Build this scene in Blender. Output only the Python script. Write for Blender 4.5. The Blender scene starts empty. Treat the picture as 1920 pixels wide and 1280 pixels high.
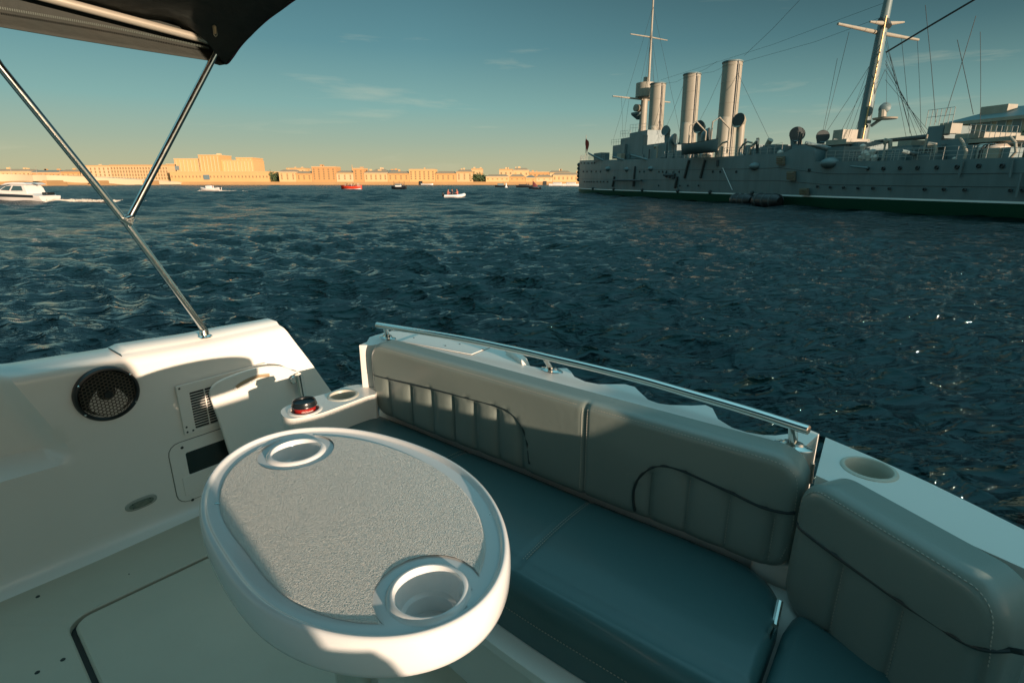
import bpy, bmesh, math, random
import numpy as np
from mathutils import Vector, Matrix, noise as mnoise
random.seed(7); rng = np.random.RandomState(11)
SC = bpy.context.scene; COL = SC.collection
R = math.radians
# ---------------------------------------------------------------- camera
ZC = 2.2                                  # eye height above the river
PITCH = math.atan(298/1000.0)
cam = bpy.data.cameras.new('camera'); camo = bpy.data.objects.new('camera', cam); COL.objects.link(camo)
camo.location = (0, 0, ZC); camo.rotation_euler = (math.pi/2 - PITCH, 0, 0)
cam.sensor_width = 36; cam.lens = 36*1000/1920.0
cam.clip_start = 0.02; cam.clip_end = 20000
SC.camera = camo
SC.render.engine = 'CYCLES'
SC.cycles.use_denoising = True
SC.cycles.max_bounces = 8; SC.cycles.diffuse_bounces = 4; SC.cycles.glossy_bounces = 4
SC.cycles.caustics_reflective = False; SC.cycles.caustics_refractive = False
SC.cycles.sample_clamp_indirect = 4.0
SC.view_settings.view_transform = 'Standard'; SC.view_settings.look = 'None'
SC.view_settings.exposure = 0.52; SC.view_settings.gamma = 1.0
# ---------------------------------------------------------------- sun and sky
SUN_H = Vector((0.62*-0.20+0.79*0.98, 0.79*-0.20-0.62*0.98, 0)).normalized()
ELEV = R(6.2)
SUN = Vector((SUN_H.x*math.cos(ELEV), SUN_H.y*math.cos(ELEV), math.sin(ELEV)))
sl = bpy.data.lights.new('sun', 'SUN'); so = bpy.data.objects.new('sun', sl); COL.objects.link(so)
sl.energy = 5.0; sl.angle = R(0.6); sl.color = (1.0, 0.76, 0.57)
so.rotation_euler = (-SUN).to_track_quat('-Z', 'Y').to_euler(); so.location = (30, -30, 30)

def build_world():
    w = bpy.data.worlds.new("World"); SC.world = w; w.use_nodes = True
    nt = w.node_tree; nt.nodes.clear(); N = nt.nodes.new; L = nt.links.new
    out = N('ShaderNodeOutputWorld'); bg = N('ShaderNodeBackground'); L(bg.outputs[0], out.inputs[0])
    sky = N('ShaderNodeTexSky'); sky.sky_type = 'NISHITA'; sky.sun_disc = False
    sky.sun_elevation = ELEV; sky.sun_rotation = math.atan2(SUN.x, SUN.y)
    tc = N('ShaderNodeTexCoord'); sp = N('ShaderNodeSeparateXYZ'); L(tc.outputs['Generated'], sp.inputs[0])
    rp = N('ShaderNodeValToRGB'); cr = rp.color_ramp
    pts = [(0.0, (.42, .375, .22)), (.03, (.34, .355, .24)), (.065, (.25, .325, .26)), (.12, (.15, .30, .29)),
           (.21, (.072, .195, .222)), (.34, (.029, .100, .128)), (.50, (.075, .22, .26)), (.72, (.15, .40, .47)), (1.0, (.26, .62, .74))]
    while len(cr.elements) < len(pts): cr.elements.new(.5)
    for e, (p, c) in zip(cr.elements, pts): e.position = p; e.color = (*c, 1)
    L(sp.outputs[2], rp.inputs[0])
    # the sky is deeper towards the right, clearer towards the left
    mr = N('ShaderNodeMapRange'); mr.inputs[1].default_value = -.15; mr.inputs[2].default_value = .68
    mr.inputs[3].default_value = 1.0; mr.inputs[4].default_value = .22; L(sp.outputs[0], mr.inputs[0])
    # only well above the horizon
    mh = N('ShaderNodeMapRange'); mh.inputs[1].default_value = .06; mh.inputs[2].default_value = .30; L(sp.outputs[2], mh.inputs[0])
    front = N('ShaderNodeMapRange'); front.inputs[1].default_value = -.3; front.inputs[2].default_value = .3; L(sp.outputs[1], front.inputs[0])
    mh2 = N('ShaderNodeMapRange'); mh2.inputs[1].default_value = .62; mh2.inputs[2].default_value = .40; L(sp.outputs[2], mh2.inputs[0])
    mm0 = N('ShaderNodeMath'); mm0.operation = 'MULTIPLY'; L(mh.outputs[0], mm0.inputs[0]); L(mh2.outputs[0], mm0.inputs[1])
    mm = N('ShaderNodeMath'); mm.operation = 'MULTIPLY'; L(mm0.outputs[0], mm.inputs[0]); L(front.outputs[0], mm.inputs[1])
    mf = N('ShaderNodeMix'); mf.data_type = 'FLOAT'; mf.inputs[2].default_value = 1.0; L(mm.outputs[0], mf.inputs[0]); L(mr.outputs[0], mf.inputs[3])
    m1 = N('ShaderNodeVectorMath'); m1.operation = 'SCALE'; L(rp.outputs[0], m1.inputs[0]); L(mf.outputs[0], m1.inputs['Scale'])
    # thin evening cloud wisps
    mp = N('ShaderNodeMapping'); mp.inputs['Scale'].default_value = (1.6, 1.6, 13.0); mp.inputs['Location'].default_value = (2.2, .4, 1.35); mp.inputs['Rotation'].default_value = (0, 0, R(-14)); L(tc.outputs['Generated'], mp.inputs[0])
    nz = N('ShaderNodeTexNoise'); nz.inputs['Scale'].default_value = 2.1; nz.inputs['Detail'].default_value = 7; nz.inputs['Roughness'].default_value = .58; nz.inputs['Distortion'].default_value = .35
    L(mp.outputs[0], nz.inputs[0])
    cm = N('ShaderNodeMapRange'); cm.inputs[1].default_value = .60; cm.inputs[2].default_value = .82; cm.inputs[3].default_value = 0; cm.inputs[4].default_value = .36; L(nz.outputs[0], cm.inputs[0])
    band = N('ShaderNodeMapRange'); band.inputs[1].default_value = .36; band.inputs[2].default_value = .22; L(sp.outputs[2], band.inputs[0])
    cb = N('ShaderNodeMath'); cb.operation = 'MULTIPLY'; L(cm.outputs[0], cb.inputs[0]); L(band.outputs[0], cb.inputs[1])
    mc = N('ShaderNodeMix'); mc.data_type = 'RGBA'; L(cb.outputs[0], mc.inputs[0]); L(m1.outputs[0], mc.inputs[6]); mc.inputs[7].default_value = (.52, .50, .36, 1)
    # warm glow round the low sun, behind the camera
    dt = N('ShaderNodeVectorMath'); dt.operation = 'DOT_PRODUCT'; L(tc.outputs['Generated'], dt.inputs[0]); dt.inputs[1].default_value = tuple(SUN)
    gl = N('ShaderNodeMapRange'); gl.inputs[1].default_value = .55; gl.inputs[2].default_value = 1.0; L(dt.outputs['Value'], gl.inputs[0])
    gp = N('ShaderNodeMath'); gp.operation = 'POWER'; gp.inputs[1].default_value = 2.2; L(gl.outputs[0], gp.inputs[0])
    gs = N('ShaderNodeVectorMath'); gs.operation = 'SCALE'; gs.inputs[0].default_value = (.7, .45, .25); L(gp.outputs[0], gs.inputs['Scale'])
    ad = N('ShaderNodeVectorMath'); ad.operation = 'ADD'; L(mc.outputs[2], ad.inputs[0]); L(gs.outputs[0], ad.inputs[1])
    ns = N('ShaderNodeVectorMath'); ns.operation = 'SCALE'; ns.inputs['Scale'].default_value = .012; L(sky.outputs[0], ns.inputs[0])
    a2 = N('ShaderNodeVectorMath'); a2.operation = 'ADD'; L(ad.outputs[0], a2.inputs[0]); L(ns.outputs[0], a2.inputs[1])
    L(a2.outputs[0], bg.inputs[0]); bg.inputs[1].default_value = .84
build_world()

# ---------------------------------------------------------------- unprojection of measured points into real planes
cP, sP = math.cos(PITCH), math.sin(PITCH)
def ray(px, py):
    v = 640 - py
    return Vector((px-960, 1000*cP + v*sP, -1000*sP + v*cP))
def atz(px, py, z):                     # z relative to the eye
    d = ray(px, py); return d*(z/d.z)
def aty(px, py, Y):
    d = ray(px, py); return d*(Y/d.y)
BU = Vector((0.62, 0.79, 0)).normalized(); BV = Vector((0.79, -0.62, 0)).normalized()
def B(u, v, z): return Vector((BU.x*u+BV.x*v, BU.y*u+BV.y*v, ZC+z))      # boat axes -> world, z relative to the eye
def UV(p): return p.dot(BU), p.dot(BV), p.z
def onu(px, py, u):
    d = ray(px, py); return UV(d*(u/d.dot(BU)))
def onv(px, py, v):
    d = ray(px, py); return UV(d*(v/d.dot(BV)))
def onz(px, py, z): return UV(atz(px, py, z))

# ---------------------------------------------------------------- materials
MATS = {}
def mat(name, col, rough=.5, metal=0.0, coat=0.0, bump=None, var=None, spec=.5, emit=None):
    if name in MATS: return MATS[name]
    m = bpy.data.materials.new(name); m.use_nodes = True; nt = m.node_tree; N = nt.nodes.new; L = nt.links.new
    b = nt.nodes['Principled BSDF']; b.inputs['Base Color'].default_value = (*col, 1)
    b.inputs['Roughness'].default_value = rough; b.inputs['Metallic'].default_value = metal
    b.inputs['Coat Weight'].default_value = coat; b.inputs['Coat Roughness'].default_value = .12
    b.inputs['Specular IOR Level'].default_value = spec
    tc = N('ShaderNodeTexCoord')
    if var:                            # (scale, amount, second colour)
        nz = N('ShaderNodeTexNoise'); nz.inputs['Scale'].default_value = var[0]; nz.inputs['Detail'].default_value = 6; nz.inputs['Roughness'].default_value = .6
        if len(var) > 3:
            mpv = N('ShaderNodeMapping'); mpv.inputs['Scale'].default_value = var[3]; L(tc.outputs['Object'], mpv.inputs[0]); L(mpv.outputs[0], nz.inputs[0])
        else: L(tc.outputs['Object'], nz.inputs[0])
        mr = N('ShaderNodeMapRange'); mr.inputs[1].default_value = .35; mr.inputs[2].default_value = .75; mr.inputs[4].default_value = var[1]; L(nz.outputs[0], mr.inputs[0])
        mx = N('ShaderNodeMix'); mx.data_type = 'RGBA'; mx.inputs[6].default_value = (*col, 1); mx.inputs[7].default_value = (*var[2], 1)
        L(mr.outputs[0], mx.inputs[0]); L(mx.outputs[2], b.inputs['Base Color'])
        r2 = N('ShaderNodeMapRange'); r2.inputs[3].default_value = max(.02, rough-.06); r2.inputs[4].default_value = min(1, rough+.10); L(nz.outputs[0], r2.inputs[0]); L(r2.outputs[0], b.inputs['Roughness'])
    if bump:                           # (scale, strength, kind)
        if bump[2] == 'vor':
            t = N('ShaderNodeTexVoronoi'); t.feature = 'SMOOTH_F1'; t.inputs['Scale'].default_value = bump[0]
        else:
            t = N('ShaderNodeTexNoise'); t.inputs['Scale'].default_value = bump[0]; t.inputs['Detail'].default_value = 5
            if bump[2] == 'worm': t.inputs['Distortion'].default_value = 2.2; t.inputs['Detail'].default_value = 1.5
        L(tc.outputs['Object'], t.inputs[0])
        bp = N('ShaderNodeBump'); bp.inputs['Strength'].default_value = bump[1]; bp.inputs['Distance'].default_value = bump[3] if len(bump) > 3 else .002
        L(t.outputs[0], bp.inputs['Height']); L(bp.outputs[0], b.inputs['Normal'])
    if emit: b.inputs['Emission Color'].default_value = (*emit, 1); b.inputs['Emission Strength'].default_value = 1
    MATS[name] = m; return m
GEL = mat('gelcoat', (.80, .765, .70), .30, coat=.35, var=(3.0, .3, (.71, .68, .61)), bump=(14, .05, 'n', .004))
GELF = mat('gelcoat_floor', (.54, .475, .37), .42, var=(2.2, .5, (.42, .37, .285)), bump=(420, .35, 'n', .0008))
GELT = mat('gelcoat_table', (.78, .79, .78), .12, coat=.6, var=(5, .2, (.72, .73, .72)))
GRIP = mat('nonslip_texture', (.76, .74, .68), .45, bump=(200, .8, 'worm', .003), var=(5, .5, (.66, .66, .62)))
VINB = mat('vinyl_backrest', (.215, .25, .222), .34, coat=.25, bump=(55, .16, 'n', .003), var=(5, .3, (.175, .225, .205)))
VINS = mat('vinyl_seat', (.045, .118, .122), .38, coat=.22, bump=(50, .14, 'n', .003), var=(3, .45, (.042, .10, .108)))
PIPE = mat('piping', (.018, .030, .031), .45)
STITCH = mat('stitching', (.42, .40, .34), .8)
CHROME = mat('stainless', (.78, .75, .70), .11, metal=1.0, var=(30, .3, (.62, .60, .56)))
BLACKP = mat('black_plastic', (.012, .014, .014), .35)
DARK = mat('dark_hollow', (.01, .016, .016), .6)
CANVAS = mat('canvas', (.026, .032, .027), .8, bump=(9, .6, 'n', .03), var=(5, .6, (.040, .038, .028)))
SCREWM = mat('screw_dark', (.05, .06, .055), .4, metal=.6)

# ---------------------------------------------------------------- mesh helpers
def root_loc(o):
    l = Vector((0, 0, 0))
    while o is not None: l += Vector(o.location); o = o.parent
    return l
class MB:
    def __init__(s): s.v = []; s.f = []
    def add(s, vs, fs):
        n = len(s.v); s.v += [tuple(x) for x in vs]; s.f += [tuple(i+n for i in f) for f in fs]; return s
    def hexa(s, p):                     # 8 points: bottom 4 (ccw), top 4
        return s.add(p, [(3,2,1,0), (4,5,6,7), (0,1,5,4), (1,2,6,5), (2,3,7,6), (3,0,4,7)])
    def box(s, c, h, ax=None):
        c = Vector(c); X, Y, Z = ax if ax else (Vector((1,0,0)), Vector((0,1,0)), Vector((0,0,1)))
        P = [c + X*(a*h[0]) + Y*(b*h[1]) + Z*(d*h[2]) for d in (-1, 1) for a, b in ((-1,-1), (1,-1), (1,1), (-1,1))]
        return s.hexa(P)
    def tube(s, pts, r, n=12, cap=True):
        pts = [Vector(p) for p in pts]; k = len(pts); rr = r if isinstance(r, (list, tuple)) else [r]*k
        base = len(s.v); prev = None
        for i, p in enumerate(pts):
            t = (pts[min(i+1, k-1)] - pts[max(i-1, 0)]).normalized()
            if prev is None:
                a = t.orthogonal().normalized()
            else:
                a = (prev - t*prev.dot(t)).normalized()
            prev = a; b = t.cross(a)
            for j in range(n):
                th = 2*math.pi*j/n; s.v.append(tuple(p + (a*math.cos(th) + b*math.sin(th))*rr[i]))
        for i in range(k-1):
            for j in range(n):
                a0 = base+i*n+j; a1 = base+i*n+(j+1) % n; s.f.append((a0, a1, a1+n, a0+n))
        if cap:
            s.f.append(tuple(base+j for j in reversed(range(n)))); s.f.append(tuple(base+(k-1)*n+j for j in range(n)))
        return s
    def lathe(s, prof, o, ax=(0,0,1), n=32, cap=False, sx=1.0, xa=None):
        o = Vector(o); ax = Vector(ax).normalized(); a = Vector(xa).normalized() if xa is not None else ax.orthogonal().normalized(); b = ax.cross(a)
        base = len(s.v)
        for (r, h) in prof:
            for j in range(n):
                th = 2*math.pi*j/n; s.v.append(tuple(o + ax*h + a*(r*sx*math.cos(th)) + b*(r*math.sin(th))))
        for i in range(len(prof)-1):
            for j in range(n):
                a0 = base+i*n+j; a1 = base+i*n+(j+1) % n; s.f.append((a0, a1, a1+n, a0+n))
        if cap:
            s.f.append(tuple(base+j for j in reversed(range(n)))); s.f.append(tuple(base+(len(prof)-1)*n+j for j in range(n)))
        return s
    def prism(s, top, bot):             # matching loops
        n = len(top); base = len(s.v); s.v += [tuple(p) for p in top] + [tuple(p) for p in bot]
        s.f.append(tuple(base+i for i in range(n))); s.f.append(tuple(base+n+i for i in reversed(range(n))))
        for i in range(n):
            j = (i+1) % n; s.f.append((base+i, base+n+i, base+n+j, base+j))
        return s
    def grid(s, P, closed_u=False, closed_v=False):
        nu, nv = len(P), len(P[0]); base = len(s.v)
        for row in P: s.v += [tuple(p) for p in row]
        for i in range(nu if closed_u else nu-1):
            for j in range(nv if closed_v else nv-1):
                i2 = (i+1) % nu; j2 = (j+1) % nv
                s.f.append((base+i*nv+j, base+i2*nv+j, base+i2*nv+j2, base+i*nv+j2))
        return s
    def ball(s, c, r, n=12, m=8, sc=(1,1,1)):
        c = Vector(c)
        return s.grid([[c + Vector((r*sc[0]*math.sin(math.pi*i/m)*math.cos(2*math.pi*j/n), r*sc[1]*math.sin(math.pi*i/m)*math.sin(2*math.pi*j/n), r*sc[2]*math.cos(math.pi*i/m))) for j in range(n)] for i in range(m+1)], closed_v=True)
    def build(s, name, m, parent=None, loc=None, smooth=True, bevel=0, seg=2, local=False, normals=True, angle=35):
        me = bpy.data.meshes.new(name)
        off = Vector((0,0,0)) if local else (root_loc(parent) if parent is not None else (Vector(loc) if loc is not None else Vector((0,0,0))))
        vs = [(x-off.x, y-off.y, z-off.z) for x, y, z in s.v]
        me.from_pydata(vs, [], s.f); me.validate()
        bm = bmesh.new(); bm.from_mesh(me)
        bmesh.ops.remove_doubles(bm, verts=bm.verts, dist=1e-6)
        if normals: bmesh.ops.recalc_face_normals(bm, faces=bm.faces)
        bm.to_mesh(me); bm.free()
        if smooth:
            me.shade_smooth()
            try: me.set_sharp_from_angle(angle=R(angle))
            except Exception: pass
        me.materials.append(m)
        o = bpy.data.objects.new(name, me); COL.objects.link(o)
        if parent is not None: o.parent = parent
        else: o.location = off
        if bevel:
            b = o.modifiers.new('bevel', 'BEVEL'); b.width = bevel; b.segments = seg; b.limit_method = 'ANGLE'; b.angle_limit = R(40)
            b.harden_normals = False
        return o
def tag(o, label=None, cat=None, group=None, kind=None):
    if label: o['label'] = label
    if cat: o['category'] = cat
    if group: o['group'] = group
    if kind: o['kind'] = kind
    return o
def empty(name, loc, label, cat, group=None, rz=0):
    o = bpy.data.objects.new(name, None); COL.objects.link(o); o.location = loc; o.rotation_euler = (0, 0, rz)
    o.empty_display_size = .2
    return tag(o, label, cat, group)
def copy_tree(o, parent=None):
    c = o.copy(); COL.objects.link(c); c.parent = parent
    for ch in list(o.children): copy_tree(ch, c)
    return c
def rrect(a, b, r, n=6):                # half sizes, corner radius -> closed loop of (x, y)
    P = []
    for cx, cy, t0 in ((a-r, b-r, 0), (-a+r, b-r, 90), (-a+r, -b+r, 180), (a-r, -b+r, 270)):
        for i in range(n+1):
            t = R(t0 + 90*i/n); P.append((cx + r*math.cos(t), cy + r*math.sin(t)))
    return P
def levels(half, r, n_r=6, step=.02):
    e = [r*(1-math.cos(math.pi/2*i/n_r)) for i in range(n_r+1)]      # distances from the edge
    m = max(2, int(round(2*(half-r)/step)))
    a = [-half+x for x in e]; b = [half-x for x in reversed(e)]
    mid = [-half+r + 2*(half-r)*i/m for i in range(1, m)]
    return a + mid + b
def pillow(mb, W, H, RC, r, T, xf, disp=None, step=.012):
    """Upholstered panel: planar rounded rectangle W x H, edge rounding r, thickness T. xf(x, y, d) gives the place, d outward."""
    xs = levels(W/2, r, 7, step); ys = levels(H/2, r, 7, step); RC = max(RC, r*1.01)
    P = []; 
    for x in xs:
        row = []
        for y in ys:
            X, Y = x, y; qx = max(-W/2+RC, min(W/2-RC, x)); qy = max(-H/2+RC, min(H/2-RC, y)); dx, dy = x-qx, y-qy
            e = min(W/2-abs(x), H/2-abs(y))
            if abs(dx) > 0 and abs(dy) > 0:
                L = math.hypot(dx, dy); k = max(abs(dx), abs(dy)); X = qx + dx*k/L; Y = qy + dy*k/L; e = RC-k
            e = max(0, e); d = 0 if e >= r else -(r - math.sqrt(max(0, r*r-(r-e)**2)))
            if disp: d += disp(X, Y, e)
            row.append(xf(X, Y, d))
        P.append(row)
    mb.grid(P); nx, ny = len(xs), len(ys)
    # sides: go back from the border loop
    loop = [(i, 0) for i in range(nx)] + [(nx-1, j) for j in range(1, ny)] + [(i, ny-1) for i in range(nx-2, -1, -1)] + [(0, j) for j in range(ny-2, 0, -1)]
    def outl(i, j):
        x, y = xs[i], ys[j]; qx = max(-W/2+RC, min(W/2-RC, x)); qy = max(-H/2+RC, min(H/2-RC, y)); dx, dy = x-qx, y-qy
        if abs(dx) > 0 and abs(dy) > 0:
            L = math.hypot(dx, dy); k = max(abs(dx), abs(dy)); return qx+dx*k/L, qy+dy*k/L
        return x, y
    rings = [[P[i][j] for i, j in loop]]
    for d in (-r-.3*(T-r), -T+.012, -T): rings.append([xf(*outl(i, j), d) for i, j in loop])
    mb.grid(rings, closed_v=True)
    mb.add([xf(*outl(i, j), -T) for i, j in loop], [tuple(range(len(loop)))])
    return mb
def catmull(P, n=8):
    out = []; P = [Vector(p) for p in P]; k = len(P)
    for i in range(k-1):
        p0, p1, p2, p3 = P[max(i-1, 0)], P[i], P[i+1], P[min(i+2, k-1)]
        for j in range(n):
            t = j/n; out.append(.5*((2*p1) + (p2-p0)*t + (2*p0-5*p1+4*p2-p3)*t*t + (3*p1-p0-3*p2+p3)*t**3))
    out.append(P[-1]); return out
def stitches(mb, pts, r=.0011, l=.0055, gap=.0035, n=5):
    pts = catmull(pts, 10); acc = 0; i = 0; cum = [0]
    for a, b in zip(pts, pts[1:]): cum.append(cum[-1]+(b-a).length)
    def at(s):
        import bisect
        k = min(max(bisect.bisect_right(cum, s)-1, 0), len(pts)-2); t = (s-cum[k])/max(1e-9, cum[k+1]-cum[k]); return pts[k].lerp(pts[k+1], t)
    s = 0
    while s + l < cum[-1]:
        a, b = at(s), at(s+l); mb.tube([a, a.lerp(b, .3), a.lerp(b, .7), b], [r*.4, r, r, r*.4], n); s += l+gap
    return mb
def smooth01(x): x = max(0, min(1, x)); return x*x*(3-2*x)
# ================================================================ RIVER
def build_water():
    az_f = np.linspace(-R(60), R(60), 1350); az_b = np.linspace(R(60), 2*math.pi-R(60), 90)[1:-1]
    az = np.concatenate([az_f, az_b])
    rs = [1.0]
    while rs[-1] < 9000:
        r = rs[-1]; k = .0072 if r < 60 else (.009 if r < 300 else .04); rs.append(r*(1+k))
    rs = np.array(rs); na, nr = len(az), len(rs)
    A, RR = np.meshgrid(az, rs)
    X = RR*np.sin(A); Y = RR*np.cos(A)
    x = X.ravel(); y = Y.ravel(); r = RR.ravel(); dr = np.gradient(rs)
    cell = np.repeat(np.maximum(dr, rs*.0022), na)
    Z = np.zeros_like(x); DX = np.zeros_like(x); DY = np.zeros_like(x)
    n = 150
    lam = np.exp(np.linspace(math.log(.08), math.log(1.7), n)) * rng.uniform(.93, 1.07, n)
    main = math.atan2(-.92, -.42)
    for i in range(n):
        l = lam[i]; spread = R(58) if l < 1 else R(36)
        d = main + rng.normal(0, 1)*spread*.42
        k = 2*math.pi/l; amp = .0070*l*(1.65 if .14 < l < .8 else (.95 if l > 1.1 else 1.0))
        dx, dy = math.cos(d), math.sin(d); ph = k*(x*dx+y*dy) + rng.uniform(0, 6.28)
        f = np.clip((l/cell-2.2)/3.0, 0, 1); amp = amp*f
        Z += amp*np.cos(ph); q = 1.0
        DX -= q*amp*dx*np.sin(ph); DY -= q*amp*dy*np.sin(ph)
    for i in range(36):
        l = 2.4*(3.0**(i/35.0)); d = main + rng.normal(0, 1)*.5; k = 2*math.pi/l; dx, dy = math.cos(d), math.sin(d); ph = k*(x*dx+y*dy) + rng.uniform(0, 6.28)
        amp = .0075*l*np.clip((l/cell-2.0)/2.5, 0, 1)*np.clip((r-22)/55, 0, 1); Z += amp*np.cos(ph)
    # patches of rougher and calmer water
    patch = 1 + .22*np.sin(x*.11+y*.05+1) * np.sin(y*.083-x*.03)
    fade = np.clip((r-1.0)/1.5, 0, 1); Z *= patch*fade
    co = np.stack([x+DX*fade, y+DY*fade, Z], 1).astype(np.float32)
    me = bpy.data.meshes.new('river')
    ii, jj = np.meshgrid(np.arange(nr-1), np.arange(na), indexing='ij'); j2 = (jj+1) % na
    F = np.stack([ii*na+jj, (ii+1)*na+jj, (ii+1)*na+j2, ii*na+j2], -1).reshape(-1, 4)[:, ::-1]
    nf = len(F)
    me.vertices.add(len(co)); me.vertices.foreach_set('co', co.ravel())
    me.loops.add(nf*4); me.loops.foreach_set('vertex_index', F.ravel().astype(np.int32))
    me.polygons.add(nf); me.polygons.foreach_set('loop_start', np.arange(0, nf*4, 4, dtype=np.int32)); me.polygons.foreach_set('loop_total', np.full(nf, 4, dtype=np.int32))
    me.update(calc_edges=True); me.shade_smooth()
    m = bpy.data.materials.new('river_water'); m.use_nodes = True; nt = m.node_tree; N = nt.nodes.new; L = nt.links.new
    b = nt.nodes['Principled BSDF']; b.inputs['Base Color'].default_value = (.0006, .006, .008, 1)
    b.inputs['Roughness'].default_value = .07; b.inputs['IOR'].default_value = 1.46; b.inputs['Specular Tint'].default_value = (.60, .95, 1.0, 1)
    tc = N('ShaderNodeTexCoord')
    # unresolved far ripples: the surface grows rougher away from the sheltered water round the boat
    ln = N('ShaderNodeVectorMath'); ln.operation = 'LENGTH'; L(tc.outputs['Object'], ln.inputs[0])
    rr_ = N('ShaderNodeMapRange'); rr_.interpolation_type = 'SMOOTHSTEP'; rr_.inputs[1].default_value = 5; rr_.inputs[2].default_value = 90; rr_.inputs[3].default_value = .035; rr_.inputs[4].default_value = .26
    L(ln.outputs['Value'], rr_.inputs[0]); L(rr_.outputs[0], b.inputs['Roughness'])
    def nz(sc, det, stretch, dist=.4):
        mp = N('ShaderNodeMapping'); mp.inputs['Rotation'].default_value = (0, 0, R(24)); mp.inputs['Scale'].default_value = stretch; L(tc.outputs['Object'], mp.inputs[0])
        t = N('ShaderNodeTexNoise'); t.inputs['Scale'].default_value = sc; t.inputs['Detail'].default_value = det; t.inputs['Roughness'].default_value = .55; t.inputs['Distortion'].default_value = dist; L(mp.outputs[0], t.inputs[0]); return t
    t1 = nz(9.0, 4, (.4, 1.3, 1), .2); t2 = nz(2.4, 5, (.4, 1.35, 1), .15); t3 = nz(.45, 4, (.55, 1.3, 1), .1)
    acc = None
    r1 = nz(3.2, 3, (.42, 1.35, 1), .25); r1.noise_type = 'RIDGED_MULTIFRACTAL'; r1.normalize = False; r1.inputs['Lacunarity'].default_value = 2.1; r1.inputs['Offset'].default_value = .9; r1.inputs['Gain'].default_value = 1.6; r2 = nz(17, 3, (.45, 1.3, 1), .25)
    rb = N('ShaderNodeBump'); rb.inputs['Strength'].default_value = 1.0; rb.inputs['Distance'].default_value = .008; L(r2.outputs[0], rb.inputs['Height'])
    rip = N('ShaderNodeBump'); rip.inputs['Strength'].default_value = 1.0; rip.inputs['Distance'].default_value = .055; L(r1.outputs[0], rip.inputs['Height']); L(rb.outputs[0], rip.inputs['Normal'])
    fr_ = N('ShaderNodeMapRange'); fr_.inputs[1].default_value = 4; fr_.inputs[2].default_value = 45; L(ln.outputs['Value'], fr_.inputs[0])
    for t, k, k0 in ((t1, .80, .0), (t2, .85, .0), (t3, .55, .0)):
        s_ = N('ShaderNodeVectorMath'); s_.operation = 'SUBTRACT'; L(t.outputs['Color'], s_.inputs[0]); s_.inputs[1].default_value = (.5, .5, .5)
        m_ = N('ShaderNodeVectorMath'); m_.operation = 'MULTIPLY'; L(s_.outputs[0], m_.inputs[0]); 
        kr = N('ShaderNodeMapRange'); kr.inputs[3].default_value = k0; kr.inputs[4].default_value = k; L(fr_.outputs[0], kr.inputs[0])
        cb_ = N('ShaderNodeCombineXYZ'); L(kr.outputs[0], cb_.inputs[0]); L(kr.outputs[0], cb_.inputs[1]); L(cb_.outputs[0], m_.inputs[1])
        a_ = N('ShaderNodeVectorMath'); a_.operation = 'ADD'; L(m_.outputs[0], a_.inputs[1])
        L(acc.outputs[0] if acc else rip.outputs['Normal'], a_.inputs[0]); acc = a_
    nn = N('ShaderNodeVectorMath'); nn.operation = 'NORMALIZE'; L(acc.outputs[0], nn.inputs[0]); L(nn.outputs[0], b.inputs['Normal'])
    me.materials.append(m)
    o = bpy.data.objects.new('river', me); COL.objects.link(o); tag(o, kind='structure'); return o
build_water()

# ================================================================ THE MOTOR BOAT (cockpit)
CK = empty('motorboat', B(.6, -1.2, -1.9), 'white motorboat cockpit moulding filling the foreground', 'motorboat')
FL = -1.40                               # floor level
VW = -2.38                               # inner face of the left side
def BP(mb): return mb
# ---- floor with a recessed hatch
def build_floor():
    hp = [onz(*p, FL) for p in ((128, 1163), (372, 1050))]
    u0, v0 = .36, -2.06; 
    # hatch rectangle in boat axes measured from the photograph
    a = onz(133, 1165, FL); b = onz(372, 1052, FL); c = onz(182, 1278, FL)
    umin, umax, vmin, vmax = -.55, max(a[0], b[0]), min(a[1], c[1]), -.62
    umid = None
    return a, b, c
_a, _b, _c = build_floor()
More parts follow.
